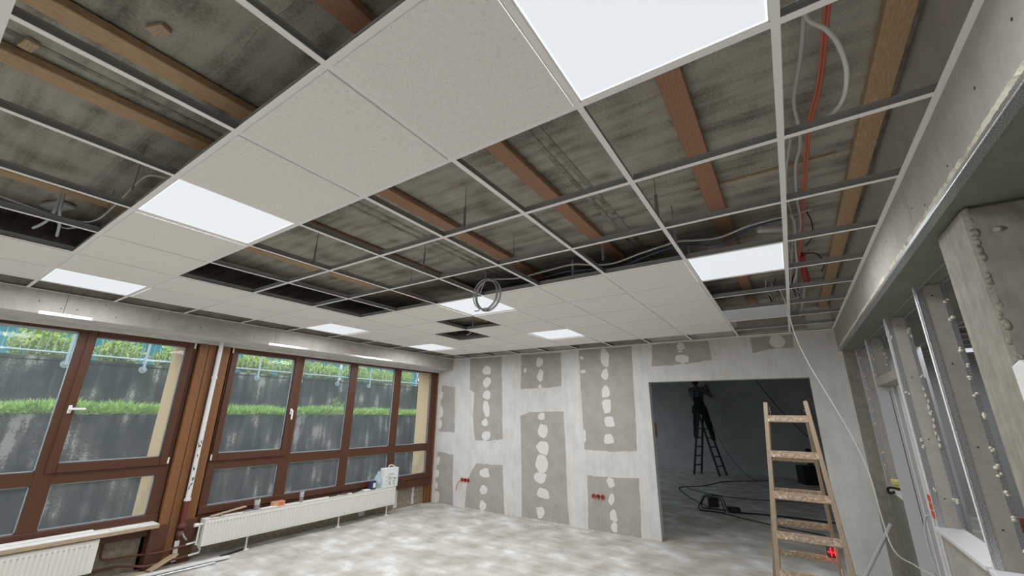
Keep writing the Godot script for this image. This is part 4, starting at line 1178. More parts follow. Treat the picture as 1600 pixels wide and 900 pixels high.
func worker(apex: Vector3) -> void:
	# standing astride the ladder, back to us, both arms raised to the wall
	var o := Vector3(apex.x, 0, apex.z)
	var J := {
		"hip": Vector3(0.0, 1.86, 0.02), "waist": Vector3(-0.02, 2.05, 0.0), "chest": Vector3(-0.03, 2.28, -0.02), "neck": Vector3(-0.05, 2.46, -0.03), "head": Vector3(-0.06, 2.60, -0.05),
		"sl": Vector3(-0.20, 2.39, -0.02), "sr": Vector3(0.14, 2.40, -0.02), "el": Vector3(-0.21, 2.14, -0.16), "wl": Vector3(-0.09, 2.20, -0.36), "er": Vector3(0.33, 2.22, -0.14), "wr": Vector3(0.24, 2.46, -0.24),
		"hl": Vector3(-0.09, 1.83, 0.02), "hr": Vector3(0.09, 1.83, 0.02), "kl": Vector3(-0.17, 1.42, -0.02), "kr": Vector3(0.19, 1.40, -0.02), "al": Vector3(-0.20, 1.06, 0.03), "ar": Vector3(0.27, 1.02, 0.03),
		"tl": Vector3(-0.20, 0.99, -0.13), "tr": Vector3(0.28, 0.95, -0.13)}
	var t := thing("person", o + Vector3(0, 0.95, 0), "worker in dark work clothes standing astride the double ladder, back turned", "person")
	var bones := [["hip", "waist", 0.145, 0.135], ["waist", "chest", 0.135, 0.15], ["chest", "neck", 0.13, 0.06], ["neck", "head", 0.055, 0.06], ["sl", "sr", 0.075, 0.075], ["sl", "el", 0.062, 0.047], ["el", "wl", 0.045, 0.031], ["sr", "er", 0.062, 0.047], ["er", "wr", 0.045, 0.031],
		["hl", "kl", 0.095, 0.065], ["kl", "al", 0.062, 0.045], ["hr", "kr", 0.095, 0.065], ["kr", "ar", 0.062, 0.045], ["al", "tl", 0.05, 0.035], ["ar", "tr", 0.05, 0.035]]
	var caps := []
	for q in bones: caps.append([o + J[q[0]], o + J[q[1]], q[2], q[3]])
	var b := MB.new()
	surface(b, caps, 0.022, 0.045)
	# head: skull, jaw, nose, ears
	var hd: Vector3 = o + J.head + Vector3(0, 0.03, 0)
	surface(b, [[hd + Vector3(0, 0.025, 0.02), hd + Vector3(0, 0.02, -0.02), 0.088, 0.082], [hd + Vector3(0, -0.05, -0.04), hd + Vector3(0, -0.075, -0.06), 0.055, 0.042], [hd + Vector3(0, 0.0, -0.10), hd + Vector3(0, -0.02, -0.112), 0.012, 0.014],
		[hd + Vector3(-0.085, 0.005, 0.0), hd + Vector3(-0.085, -0.025, 0.0), 0.016, 0.012], [hd + Vector3(0.085, 0.005, 0.0), hd + Vector3(0.085, -0.025, 0.0), 0.016, 0.012]], 0.009, 0.02)
	for s in ["l", "r"]:
		var w: Vector3 = o + J["w" + s]
		var e: Vector3 = o + J["e" + s]
		var d := (w - e).normalized()
		var side := d.cross(Vector3.UP).normalized() * (-1.0 if s == "l" else 1.0)
		var up := side.cross(d).normalized()
		var hc := [[w, w + d * 0.085, 0.028, 0.036], [w + d * 0.05 - side * 0.02, w + d * 0.08 + side * 0.02, 0.022, 0.022]]
		for f in 4:
			var r0 := w + d * 0.085 + side * (f - 1.5) * 0.021
			var l: float = [0.066, 0.078, 0.074, 0.058][f]
			var r1 := r0 + d * l * 0.55 + up * 0.004
			hc.append([r0, r1, 0.0098, 0.009]); hc.append([r1, r1 + d * l * 0.35 - up * l * 0.3, 0.009, 0.008])
		var th := w + d * 0.03 - side * 0.03
		hc.append([th, th + d * 0.045 - side * 0.025, 0.013, 0.011]); hc.append([th + d * 0.045 - side * 0.025, th + d * 0.08 - side * 0.022 - up * 0.01, 0.011, 0.009])
		surface(b, hc, 0.006, 0.006)
	part(b, "body", M.skin, t)
	var c := MB.new()   # trousers and bib, a little larger than the body
	surface(c, [caps[0].duplicate()] .map(func(q): q[2] += 0.012; q[3] += 0.012; return q) + [[caps[9][0], caps[9][1], 0.108, 0.08], [caps[10][0], caps[10][1], 0.078, 0.062], [caps[11][0], caps[11][1], 0.108, 0.08], [caps[12][0], caps[12][1], 0.078, 0.062]], 0.022, 0.045)
	part(c, "trousers", M.cloth_dark, t)
	c = MB.new()
	surface(c, [[caps[1][0], caps[1][1], 0.148, 0.164], [caps[2][0], caps[2][0].lerp(caps[2][1], 0.75), 0.142, 0.08], [caps[4][0], caps[4][1], 0.088, 0.088], [caps[5][0], caps[5][0].lerp(caps[5][1], 0.6), 0.076, 0.066], [caps[7][0], caps[7][0].lerp(caps[7][1], 0.6), 0.076, 0.066]], 0.022, 0.045)
	part(c, "shirt", M.shirt, t)
	c = MB.new()
	for s in [-1.0, 1.0]: c.bar(o + J.waist + Vector3(s * 0.06, -0.02, 0.158), o + J.chest + Vector3(s * 0.075, 0.11, 0.135), 0.035, 0.008)
	c.box(o + J.waist + Vector3(0, 0.04, 0.148), Vector3(0.24, 0.18, 0.02), 0.01)
	part(c, "braces", M.cloth_dark, t)
	c = MB.new(); c.box(o + J.hip + Vector3(-0.17, -0.05, 0.03), Vector3(0.10, 0.26, 0.14), 0.03, Basis(Vector3.BACK, -0.15)); part(c, "tool_pouch", M.black, t)
	c = MB.new()
	surface(c, [[hd + Vector3(0, 0.035, 0.028), hd + Vector3(0, 0.045, -0.02), 0.093, 0.085], [hd + Vector3(0, -0.02, 0.045), hd + Vector3(0, 0.0, 0.03), 0.066, 0.08]], 0.011, 0.02)
	part(c, "hair", M.hair, t)
	c = MB.new()
	for s in ["l", "r"]:
		var a: Vector3 = o + J["a" + s]
		c.bb(a + Vector3(-0.052, -0.07, -0.2), a + Vector3(0.052, -0.02, 0.07), 0.02)
		c.tube([a + Vector3(0, -0.04, 0.01), a + Vector3(0, 0.08, 0.0)], 0.06, 12)
	part(c, "boots", M.black, t)
	c = MB.new()
	for s in [-1.0, 1.0]: c.blob(hd + Vector3(s * 0.033, 0.012, -0.085), Vector3(0.012, 0.010, 0.010), FastNoiseLite.new(), 0.0)
	part(c, "eyes", M.white, t)
	c = MB.new(); c.box(hd + Vector3(0, -0.055, -0.098), Vector3(0.045, 0.010, 0.012), 0.004); part(c, "lips", M.red_brown, t)

# surface nets over smoothly joined tapered capsules [a, b, ra, rb]
func surface(mb: MB, caps: Array, cell: float, k: float) -> void:
	var lo := Vector3.INF
	var hi := -Vector3.INF
	for c in caps:
		var r: float = maxf(c[2], c[3]) + cell * 2.5 + k * 0.3
		lo = lo.min(c[0] - Vector3.ONE * r).min(c[1] - Vector3.ONE * r)
		hi = hi.max(c[0] + Vector3.ONE * r).max(c[1] + Vector3.ONE * r)
	var nx := int((hi.x - lo.x) / cell) + 2
	var ny := int((hi.y - lo.y) / cell) + 2
	var nz := int((hi.z - lo.z) / cell) + 2
	var f := PackedFloat32Array()
	f.resize(nx * ny * nz)
	f.fill(1.0)
	for c in caps:
		var a: Vector3 = c[0]
		var ba: Vector3 = c[1] - c[0]
		var bl := maxf(ba.length_squared(), 1e-9)
		var r: float = maxf(c[2], c[3]) + cell * 2.0 + k
		var l0 := ((a.min(c[1]) - Vector3.ONE * r - lo) / cell).floor().clamp(Vector3.ZERO, Vector3(nx - 1, ny - 1, nz - 1))
		var l1 := ((a.max(c[1]) + Vector3.ONE * r - lo) / cell).ceil().clamp(Vector3.ZERO, Vector3(nx - 1, ny - 1, nz - 1))
		for z in range(int(l0.z), int(l1.z) + 1):
			for y in range(int(l0.y), int(l1.y) + 1):
				for x in range(int(l0.x), int(l1.x) + 1):
					var p := lo + Vector3(x, y, z) * cell - a
					var t := clampf(p.dot(ba) / bl, 0.0, 1.0)
					var d := (p - ba * t).length() - lerpf(c[2], c[3], t)
					var i := x + nx * (y + ny * z)
					var e := f[i]
					var h := maxf(k - absf(d - e), 0.0) / k
					f[i] = minf(d, e) - h * h * k * 0.25
	var vid := {}
	var sx := 1
	var sy := nx
	var sz := nx * ny
	var corner := [0, sx, sy, sx + sy, sz, sx + sz, sy + sz, sx + sy + sz]
	for z in nz - 1:
		for y in ny - 1:
			for x in nx - 1:
				var i := x + sy * y + sz * z
				var neg := 0
				for c in corner: if f[i + c] < 0.0: neg += 1
				if neg == 0 or neg == 8: continue
				var s := Vector3()
				var n := 0
				for q in [[0, 1], [2, 3], [4, 5], [6, 7], [0, 2], [1, 3], [4, 6], [5, 7], [0, 4], [1, 5], [2, 6], [3, 7]]:
					var fa := f[i + corner[q[0]]]
					var fb := f[i + corner[q[1]]]
					if (fa < 0.0) == (fb < 0.0): continue
					var pa := Vector3(q[0] & 1, (q[0] >> 1) & 1, q[0] >> 2)
					var pb := Vector3(q[1] & 1, (q[1] >> 1) & 1, q[1] >> 2)
					s += pa.lerp(pb, fa / (fa - fb)); n += 1
				var g := Vector3(f[i + 1] - f[i], f[i + sy] - f[i], f[i + sz] - f[i]) + Vector3(f[i + corner[7]] - f[i + corner[6]], f[i + corner[7]] - f[i + corner[5]], f[i + corner[7]] - f[i + corner[3]])
				vid[i] = [lo + (Vector3(x, y, z) + s / n) * cell, g.normalized()]
	for i in vid:
		for q in [[sx, sy, sz], [sy, sz, sx], [sz, sx, sy]]:
			# edge from this cell's lowest corner along q[0], shared with the cells at -q[1] and -q[2]
			if (f[i] < 0.0) == (f[i + q[0]] < 0.0): continue
			var a = vid.get(i); var b = vid.get(i - q[1]); var c = vid.get(i - q[1] - q[2]); var d = vid.get(i - q[2])
			if a == null or b == null or c == null or d == null: continue
			mb.tri(a[0], b[0], c[0], a[1], b[1], c[1])
			mb.tri(a[0], c[0], d[0], a[1], c[1], d[1])

# ---------------------------------------------------------------- cables
func smooth(pts: Array, sub := 6) -> Array:
	var c := Curve3D.new()
	var v := []
	for p in pts: v.append(Vector3(p[0], p[1], p[2]))
	for i in v.size():
		var t: Vector3 = (v[mini(i + 1, v.size() - 1)] - v[maxi(i - 1, 0)]) / 6.0
		c.add_point(v[i], -t, t)
	var out := []
	for i in v.size() - 1:
		for k in sub: out.append(c.sample(i, float(k) / sub))
	out.append(v[-1])
	return out

func cable(pts: Array, r: float, m: Material, label: String, group := "", nm := "cable", cat := "cable") -> void:
	var b := MB.new()
	b.tube(smooth(pts), r, 7)
	one(b, nm, m, label, cat, group)

func cables() -> void:
	# twin orange conduits and grey cables along the beam side
	var oc := [[0.17, 2.95, 0.6], [0.168, 2.93, -0.87], [0.160, 2.92, -1.24], [0.134, 2.92, -1.54], [0.128, 2.93, -2.22], [0.125, 2.92, -2.85], [0.11, 2.92, -3.42], [0.105, 2.93, -3.9]]
	for k in 2:
		var p := []
		for q in oc: p.append([q[0] + k * 0.0115 - 0.005, q[1], q[2]])
		cable(p, 0.0055, M.orange, ["orange conduit running under the slab, on the side of the tiles", "orange conduit running under the slab, on the side of the beam"][k], "", "conduit", "conduit")
	cable([[0.11, 2.93, -0.80], [0.100, 2.93, -1.05], [0.078, 2.92, -1.28], [0.092, 2.9, -1.45], [0.105, 2.93, -1.69], [0.087, 2.93, -1.88], [0.095, 2.93, -2.29], [0.115, 2.92, -2.66], [0.115, 2.93, -3.3], [0.09, 2.9, -4.4]], 0.008, M.cable, "grey cable snaking beside the orange conduits under the slab")
	cable([[0.07, 2.95, -1.62], [0.045, 2.94, -1.95], [0.05, 2.94, -2.3], [0.075, 2.93, -2.7], [0.065, 2.93, -3.4], [0.05, 2.9, -4.2]], 0.006, M.cable, "thin grey cable next to the main tee beside the conduits")
	cable([[0.06, 2.90, -2.45], [0.085, 2.93, -2.72], [0.085, 2.9, -3.1], [0.095, 2.88, -3.6], [0.07, 2.86, -4.0]], 0.006, M.cable_white, "whitish cable dropping from the cable clip beside the conduits")
	cable([[0.09, 2.98, -0.80], [0.114, 2.9, -0.85], [0.154, 2.86, -0.877], [0.184, 2.82, -0.925], [0.205, 2.78, -1.016], [0.203, 2.765, -1.147], [0.168, 2.757, -1.215], [0.102, 2.757, -1.238], [0.01, 2.757, -1.232]], 0.008, M.cable_white, "thick grey cable looping down in a half circle across a bay")
	cable([[0.145, 2.96, -2.55], [0.185, 2.94, -2.75], [0.19, 2.92, -3.0], [0.155, 2.93, -3.2]], 0.004, M.rubber, "thin black cable curving out beside the cable clip")
	cable([[0.14, 2.95, -3.45], [0.24, 2.95, -3.5], [0.30, 2.93, -3.75], [0.29, 2.92, -3.95]], 0.005, M.rubber, "thin black cable curving away from the red sleeve")
	cable([[0.13, 2.94, -4.0], [0.27, 2.9, -4.35], [0.36, 2.93, -4.7]], 0.004, M.cable, "thin grey cable crossing the bays towards the beam")
	cable([[0.155, 2.90, -4.0], [0.155, 2.87, -4.4], [0.15, 2.86, -5.0], [0.14, 2.88, -5.7]], 0.016, M.cable, "pale grey flexible pipe running on to the back wall", "", "pipe", "pipe")
	var b := MB.new()
	b.tube([Vector3(0.135, 2.93, -3.40), Vector3(0.15, 2.91, -3.75), Vector3(0.17, 2.86, -4.02)], 0.022, 10, 0.03); one(b, "red_sleeve", M.red, "dark red plastic sleeve at the end of the orange conduits", "pipe sleeve")
	b = MB.new(); b.bar(Vector3(0.02, 2.915, -2.52), Vector3(0.17, 2.93, -2.48), 0.02, 0.012, Vector3.UP, 0.003); one(b, "cable_clip", M.grey_plastic, "grey strap clip holding the cables and conduits to the slab", "cable clip")
	var rng := RandomNumberGenerator.new(); rng.seed = 55
	for s in 2:
		var t := thing("wire_bundle", Vector3(0.06, 2.75, -4.3), "tangled wire tails hanging beside the main tee on the beam side" if s == 0 else "tangled wire tails hanging in the open bay beside the lit panel", "wires")
		for k in 9:
			var x := 0.05 + rng.randf_range(-0.03, 0.05) if s == 0 else -0.10 + rng.randf_range(-0.06, 0.05)
			var z := -4.2 - k * 0.06 + rng.randf_range(-0.04, 0.04)
			b = MB.new()
			b.tube(smooth([[x, 2.96, z + 0.1], [x + rng.randf_range(-0.03, 0.03), 2.88, z + 0.04], [x + rng.randf_range(-0.03, 0.04), 2.80, z], [x + rng.randf_range(-0.04, 0.04), 2.75 + rng.randf() * 0.05, z - 0.03]], 4), 0.004, 5)
			part(b, "wire", M.cable_white if k % 3 else M.rubber, t)
	# white and blue cables over the tees, ending in the coil
	cable([[-2.13, 2.745, -2.11], [-1.945, 2.765, -2.27], [-1.674, 2.78, -2.278], [-1.412, 2.79, -2.277], [-1.25, 2.765, -2.31], [-1.097, 2.765, -2.354], [-0.884, 2.78, -2.301], [-0.693, 2.79, -2.264], [-0.596, 2.775, -2.207], [-0.372, 2.78, -2.297], [-0.179, 2.79, -2.222], [0.02, 2.80, -2.213]], 0.0065, M.cable, "grey cable lying over the tees from the coil towards the beam")
	cable([[-1.9, 2.80, -2.5], [-1.5, 2.77, -2.36], [-1.1, 2.755, -2.42], [-0.8, 2.77, -2.33], [-0.6, 2.76, -2.26], [-0.35, 2.76, -2.36], [-0.15, 2.79, -2.26], [0.02, 2.80, -2.25]], 0.006, M.cable_blue, "dark blue cable lying over the tees behind the grey one")
	var t := thing("cable_coil", Vector3(-2.13, 2.47, -2.11), "coil of grey cable hanging below the grid in front of a lit panel", "cable coil")
	for k in 4:
		b = MB.new()
		var pts := []
		var rr := 0.122 + 0.006 * sin(k * 2.1)
		for s in 41:
			var a := TAU * s / 40.0
			pts.append(Vector3(-2.132 + 0.011 * sin(k * 1.7) + rr * 1.06 * cos(a), 2.603 + 0.006 * cos(k * 2.3) + rr * sin(a) * 1.08, -2.11 + 0.012 * (k - 1.5) + 0.01 * cos(a)))
		b.tube(pts, 0.005, 7, -1.0, false)
		part(b, "cable_loop", M.cable, t)
	b = MB.new()
	b.tube(smooth([[-2.145, 2.735, -2.1], [-2.17, 2.69, -2.1], [-2.20, 2.62, -2.1], [-2.195, 2.6, -2.11]], 5), 0.005, 7)
	b.tube(smooth([[-2.19, 2.50, -2.1], [-2.21, 2.475, -2.1], [-2.25, 2.475, -2.1]], 5), 0.005, 7)
	part(b, "cable_end", M.cable, t)
	b = MB.new(); b.blob(Vector3(-2.14, 2.478, -2.11), Vector3(0.04, 0.013, 0.028), FastNoiseLite.new(), 0.2); part(b, "tape_wrap", M.steel, t)
	# driver box above the lit panel, and the loose cable to the floor
	b = MB.new(); b.box(Vector3(-0.06, 2.785, -2.34), Vector3(0.17, 0.035, 0.05), 0.008, Basis(Vector3.UP, 0.5)); one(b, "lamp_driver", M.grey_plastic, "pale grey driver box lying over the lit panel by the tee", "driver box")
	cable([[-0.06, 2.83, -3.95], [-0.024, 2.665, -4.0], [0.002, 2.357, -4.0], [0.06, 2.10, -4.0], [0.138, 1.858, -4.0], [0.248, 1.507, -4.0], [0.308, 1.22, -4.0], [0.324, 0.904, -4.0], [0.355, 0.684, -4.0], [0.47, 0.60, -4.0], [0.58, 0.5, -3.98], [0.6, 0.1, -3.9], [0.45, 0.01, -3.8]], 0.005, M.cable_white, "long white cable hanging from the ceiling to the floor beside the doorway")
	# left: junction box and tails
	b = MB.new(); b.box(Vector3(-4.16, SLAB - 0.02, 0.155), Vector3(0.20, 0.035, 0.10), 0.01, Basis(Vector3.UP, 0.35)); one(b, "junction_box", M.grey_plastic, "flat pale junction box on the slab above the dark bay", "junction box")
	cable([[-3.2, 2.74, 1.2], [-3.551, 2.755, 0.45], [-3.605, 2.75, 0.267], [-3.62, 2.75, 0.106], [-3.52, 2.76, 0.045], [-3.3, 2.78, 0.033], [-3.12, 2.80, 0.03], [-2.9, 2.80, 0.04], [-2.7, 2.80, 0.03], [-2.524, 2.74, -0.04]], 0.005, M.cable, "grey cable lying over the tees towards the edge of the tiled strip")
	cable([[-4.25, 2.97, 0.17], [-4.05, 2.82, 0.12], [-3.8, 2.76, 0.09], [-3.6, 2.755, 0.08]], 0.005, M.cable, "thin grey cable drooping from the junction box")
	for q in [[[[-3.72, 2.93, 0.2], [-3.74, 2.82, 0.2], [-3.82, 2.76, 0.21], [-3.95, 2.735, 0.24]], "outer of two grey cable tails hanging in the dark bay"], [[[-3.71, 2.93, 0.19], [-3.73, 2.82, 0.18], [-3.84, 2.76, 0.15], [-3.98, 2.73, 0.13]], "inner of two grey cable tails hanging in the dark bay"]]:
		cable(q[0], 0.008, M.cable, q[1], "cable tails in the dark bay")
	# hole with a lamp can
	cable([[-3.15, 2.98, -3.42], [-3.14, 2.85, -3.42], [-3.16, 2.74, -3.46]], 0.006, M.cable_white, "short white cable tail hanging in the nearer ceiling hole")
	cable([[-3.75, 2.98, -3.95], [-3.74, 2.85, -3.92], [-3.80, 2.75, -3.95], [-3.86, 2.715, -3.93]], 0.006, M.cable_white, "short white cable tail hanging in the darker ceiling hole")
	b = MB.new(); b.lathe(Vector3(-3.32, 2.90, -3.35), [Vector2(0.0, 0.11), Vector2(0.08, 0.11), Vector2(0.085, 0.0), Vector2(0.075, 0.0), Vector2(0.07, 0.03), Vector2(0, 0.035)], 18); one(b, "ceiling_socket", M.white, "round white fitting on the slab above the ceiling hole", "fitting")

# ---------------------------------------------------------------- loose things
func clutter() -> void:
	wooden_ladder()
	var b: MB
	var t: Node3D
	var top := 0.433
	# things on the long radiator, from the post to the back wall
	b = MB.new(); b.bar(Vector3(-6.07, top + 0.012, -2.03), Vector3(-6.09, top + 0.055, -2.42), 0.05, 0.012, Vector3.RIGHT, 0.002); one(b, "wood_strip", M.pine_z, "pale wood strip tilted up at the near end of the radiator top", "wood strip")
	b = MB.new(); b.bar(Vector3(-6.05, top + 0.007, -2.12), Vector3(-6.06, top + 0.007, -2.50), 0.06, 0.012, Vector3.RIGHT, 0.002); one(b, "metal_profile", M.zinc, "grey metal profile lying flat on the radiator under the wood strip", "metal profile")
	b = MB.new(); b.bar(Vector3(-6.03, top + 0.006, -2.16), Vector3(-6.035, top + 0.006, -2.36), 0.03, 0.01, Vector3.RIGHT, 0.002); one(b, "white_strip", M.white, "short white strip on the radiator beside the metal profile", "strip")
	b = MB.new(); b.bar(Vector3(-6.03, top + 0.008, -2.58), Vector3(-6.04, top + 0.008, -2.78), 0.05, 0.014, Vector3.RIGHT, 0.003); one(b, "white_strip", M.white, "white scrap on the radiator between jar and cardboard box", "strip")
	for q in [[-2.54, 0.036, 0.115, "half-full glass jar on the radiator near the tilted wood strip"], [-3.135, 0.030, 0.13, "tall drinking glass on the radiator under the second window bay"]]:
		t = thing("glass_jar", Vector3(-6.06, top, q[0]), q[3], "glass")
		b = MB.new(); b.lathe(Vector3(-6.06, top, q[0]), [Vector2(0, 0.001), Vector2(q[1] * 0.85, 0.001), Vector2(q[1] * 0.88, 0.01), Vector2(q[1], q[2]), Vector2(q[1] - 0.003, q[2]), Vector2(q[1] * 0.85 - 0.003, 0.008), Vector2(0, 0.006)], 18); part(b, "glass_body", M.jar_glass, t)
		b = MB.new(); b.lathe(Vector3(-6.06, top, q[0]), [Vector2(0, 0.008), Vector2(q[1] * 0.82, 0.008), Vector2(q[1] * 0.9, q[2] * 0.5), Vector2(0, q[2] * 0.5)], 16); part(b, "contents", M.copper_brown, t)
		b = MB.new(); b.tube([Vector3(-6.06, top + 0.01, q[0]), Vector3(-6.05, top + q[2] + 0.01, q[0] - 0.02)], 0.004, 6); part(b, "stirrer", M.white, t)
	t = thing("cardboard_box", Vector3(-6.06, top, -2.81), "small cardboard box with orange label on the radiator", "box")
	b = MB.new(); b.bb(Vector3(-6.10, top, -2.885), Vector3(-6.02, top + 0.06, -2.735), 0.002); part(b, "carton", M.cardboard, t)
	b = MB.new(); b.bb(Vector3(-6.02, top + 0.012, -2.87), Vector3(-6.0195, top + 0.05, -2.80)); b.bb(Vector3(-6.08, top + 0.06, -2.87), Vector3(-6.03, top + 0.0605, -2.76)); part(b, "orange_label", M.print_orange, t)
	t = thing("filling_knife", Vector3(-6.05, top, -3.7), "filling knife with dark handle on the radiator under the third bay", "filling knife")
	b = MB.new(); b.bar(Vector3(-6.05, top + 0.012, -3.56), Vector3(-6.055, top + 0.012, -3.70), 0.022, 0.016, Vector3.RIGHT, 0.006); part(b, "handle", M.black, t)
	b = MB.new(); b.prism(PackedVector2Array([Vector2(-0.01, 0), Vector2(0.01, 0), Vector2(0.04, -0.18), Vector2(-0.04, -0.18)]), Vector3(-6.055, top + 0.01, -3.70), Vector3.RIGHT, Vector3.BACK, Vector3.UP, 0.0015, true); part(b, "blade", M.zinc, t)
	t = thing("pliers", Vector3(-6.05, top, -4.02), "black handled pliers standing open on the radiator beside the bag", "pliers")
	b = MB.new()
	b.tube(smooth([[-6.05, top + 0.012, -3.95], [-6.05, top + 0.02, -4.0], [-6.05, top + 0.065, -4.03], [-6.05, top + 0.06, -4.09], [-6.05, top + 0.02, -4.12]], 5), 0.008, 7)
	b.tube(smooth([[-6.03, top + 0.01, -3.95], [-6.04, top + 0.012, -4.03], [-6.05, top + 0.02, -4.11]], 5), 0.008, 7); part(b, "grip", M.black, t)
	b = MB.new(); b.bar(Vector3(-6.05, top + 0.012, -4.10), Vector3(-6.045, top + 0.012, -4.17), 0.018, 0.01, Vector3.RIGHT, 0.003); part(b, "jaw", M.steel, t)
	b = MB.new(); b.box(Vector3(-6.05, top + 0.009, -4.22), Vector3(0.08, 0.018, 0.12), 0.003); one(b, "white_block", M.white, "flat white block on the radiator in front of the navy box", "block")
	t = thing("navy_box", Vector3(-6.07, top, -4.33), "small navy blue box with pale label beside the carrier bag", "box")
	b = MB.new(); b.bb(Vector3(-6.11, top, -4.40), Vector3(-6.04, top + 0.13, -4.30), 0.003); part(b, "carton", M.navy, t)
	b = MB.new(); b.bb(Vector3(-6.04, top + 0.03, -4.39), Vector3(-6.0395, top + 0.10, -4.34)); part(b, "pale_label", M.white, t)
	carrier_bag(top)
	# floor scraps by the post
	b = MB.new(); b.bar(Vector3(-5.86, 0.022, -2.22), Vector3(-5.95, 0.022, -1.0), 0.075, 0.018, Vector3.RIGHT, 0.003); one(b, "white_plank", M.white, "white coated plank on the floor below the radiator pipes", "plank")
	b = MB.new(); b.bar(Vector3(-5.80, 0.012, -2.05), Vector3(-5.86, 0.012, -1.1), 0.05, 0.024, Vector3.RIGHT, 0.003); one(b, "metal_rail", M.zinc, "grey metal rail on the floor beside the white plank", "rail")
	b = MB.new(); b.bar(Vector3(-6.02, 0.025, -1.52), Vector3(-6.08, 0.12, -1.76), 0.09, 0.02, Vector3.RIGHT, 0.003); one(b, "wood_offcut", M.pine_z, "tan board offcut leaning on the floor against the post", "board")
	b = MB.new(); b.bar(Vector3(-6.0, 0.012, -0.9), Vector3(-6.03, 0.012, -1.5), 0.1, 0.02, Vector3.RIGHT, 0.003); one(b, "wood_offcut", M.pine_z, "flat tan board on the floor under the leaning offcut", "board")
	var rng := RandomNumberGenerator.new(); rng.seed = 90
	var fn := FastNoiseLite.new(); fn.seed = 3
	b = MB.new(); b.bar(Vector3(-6.0, 0.006, -2.2), Vector3(-6.07, 0.006, -2.48), 0.05, 0.008, Vector3.RIGHT); one(b, "metal_scrap", M.dark_steel, "dark flat metal scrap at the near radiator foot", "scrap")
	b = MB.new()
	for k in 70: b.blob(Vector3(rng.randf_range(-5.9, 0.0), 0.003, rng.randf_range(-5.85, -1.5)), Vector3.ONE * rng.randf_range(0.003, 0.009), fn, 0.5, 5, 4)
	for k in 40: b.blob(Vector3(rng.randf_range(-6.1, -1.9), 0.003, BACK + rng.randf_range(0.01, 0.12)), Vector3.ONE * rng.randf_range(0.004, 0.012), fn, 0.5, 5, 4)
	one(b, "plaster_crumbs", M.filler, "plaster crumbs scattered over the screed floor", "crumbs", "", "stuff")
	# stored things in the side room, seen over the window board
	b = MB.new(); b.bb(Vector3(0.95, 0, -4.15), Vector3(1.15, 0.93, -3.35), 0.01); one(b, "storage_box", M.galv, "blue grey storage box standing in the side room behind the window board", "box")
	b = MB.new(); b.blob(Vector3(1.05, 0.97, -3.95), Vector3(0.09, 0.05, 0.16), fn, 0.5, 12, 8); one(b, "work_cloth", M.red_brown, "crumpled red brown cloth on the storage box in the side room", "cloth")
	# by the partition
	b = MB.new(); b.tube([Vector3(0.24, 0.18, -5.3), Vector3(0.52, 0.64, -5.35)], 0.018, 10); b.tube([Vector3(0.24, 0.18, -5.3), Vector3(0.13, 0.0, -5.28)], 0.018, 10); one(b, "grey_pole", M.cable, "grey plastic pole leaning towards the partition", "pole")
	t = thing("partition_socket", Vector3(0.615, 0.97, -3.9), "orange socket strip on the partition post above the door jamb", "socket box")
	b = MB.new()
	for k in 3: b.bb(Vector3(0.608, 0.955 + k * 0.055, -3.955), Vector3(0.618, 1.0 + k * 0.055, -3.915), 0.003)
	part(b, "box_ring", M.orange_box, t)
	b = MB.new(); b.tube(smooth([[0.612, 0.97, -3.93], [0.57, 0.95, -3.95], [0.55, 0.80, -3.98], [0.56, 0.55, -3.95], [0.6, 0.35, -3.9], [0.605, 0.05, -3.86]], 6), 0.007, 7); part(b, "cable_tail", M.cable, t, "grey cable tail")
	for k in 2:
		b = MB.new(); b.box(Vector3(0.68, 0.95 + k * 0.05, -5.62), Vector3(0.09, 0.046, 0.14), 0.008, Basis(Vector3.UP, 0.1 * k)); one(b, "sponge", M.sponge, ["lower of two yellow sponges on the far partition sill", "upper of two yellow sponges on the far partition sill"][k], "sponge", "sponges on the partition sill")
	cable([[0.70, 0.935, -5.3], [0.66, 0.96, -5.35], [0.62, 0.965, -5.42], [0.58, 0.95, -5.5], [0.57, 0.91, -5.45], [0.60, 0.935, -5.35]], 0.012, M.rubber, "black cable loop on the far partition sill beside the sponges")
	t = thing("switch_cabinet", Vector3(0.68, 1.6, -1.57), "white rounded plastic box on the concrete column", "box")
	b = MB.new(); b.bb(Vector3(0.522, 1.50, -1.60), Vector3(0.74, 1.84, -1.54), 0.02); part(b, "cover", M.white, t)
	b = MB.new(); b.bb(Vector3(0.545, 1.53, -1.54), Vector3(0.72, 1.81, -1.535), 0.004); part(b, "lid", M.white, t)
	# laser level on the floor behind the ladder
	var lp := Vector3(-0.045, 0.622, -3.84)
	t = thing("laser_level", lp, "small black laser level with red cross beam on the ladder rung", "laser level")
	b = MB.new(); b.box(lp + Vector3(0, 0.035, 0), Vector3(0.055, 0.07, 0.055), 0.008); part(b, "housing", M.black, t)
	var red := mat(C(255, 60, 70), 0.5)
	red.emission_enabled = true
	red.emission = Color(1.0, 0.12, 0.2)
	red.emission_energy_multiplier = 0.9
	b = MB.new()
	b.bb(lp + Vector3(-0.022, 0.033, 0.0275), lp + Vector3(0.022, 0.039, 0.029)); b.bb(lp + Vector3(-0.003, 0.008, 0.0275), lp + Vector3(0.003, 0.066, 0.029))
	part(b, "laser_light_window", red, t)
	var l := OmniLight3D.new(); l.name = "laser_glow"; l.light_color = Color(1.0, 0.1, 0.15); l.light_energy = 0.004; l.light_size = 0.02; l.omni_range = 12.0; l.omni_attenuation = 2.0; l.shadow_enabled = true
	t.add_child(l); l.position = Vector3(0, 0.036, 0.05)

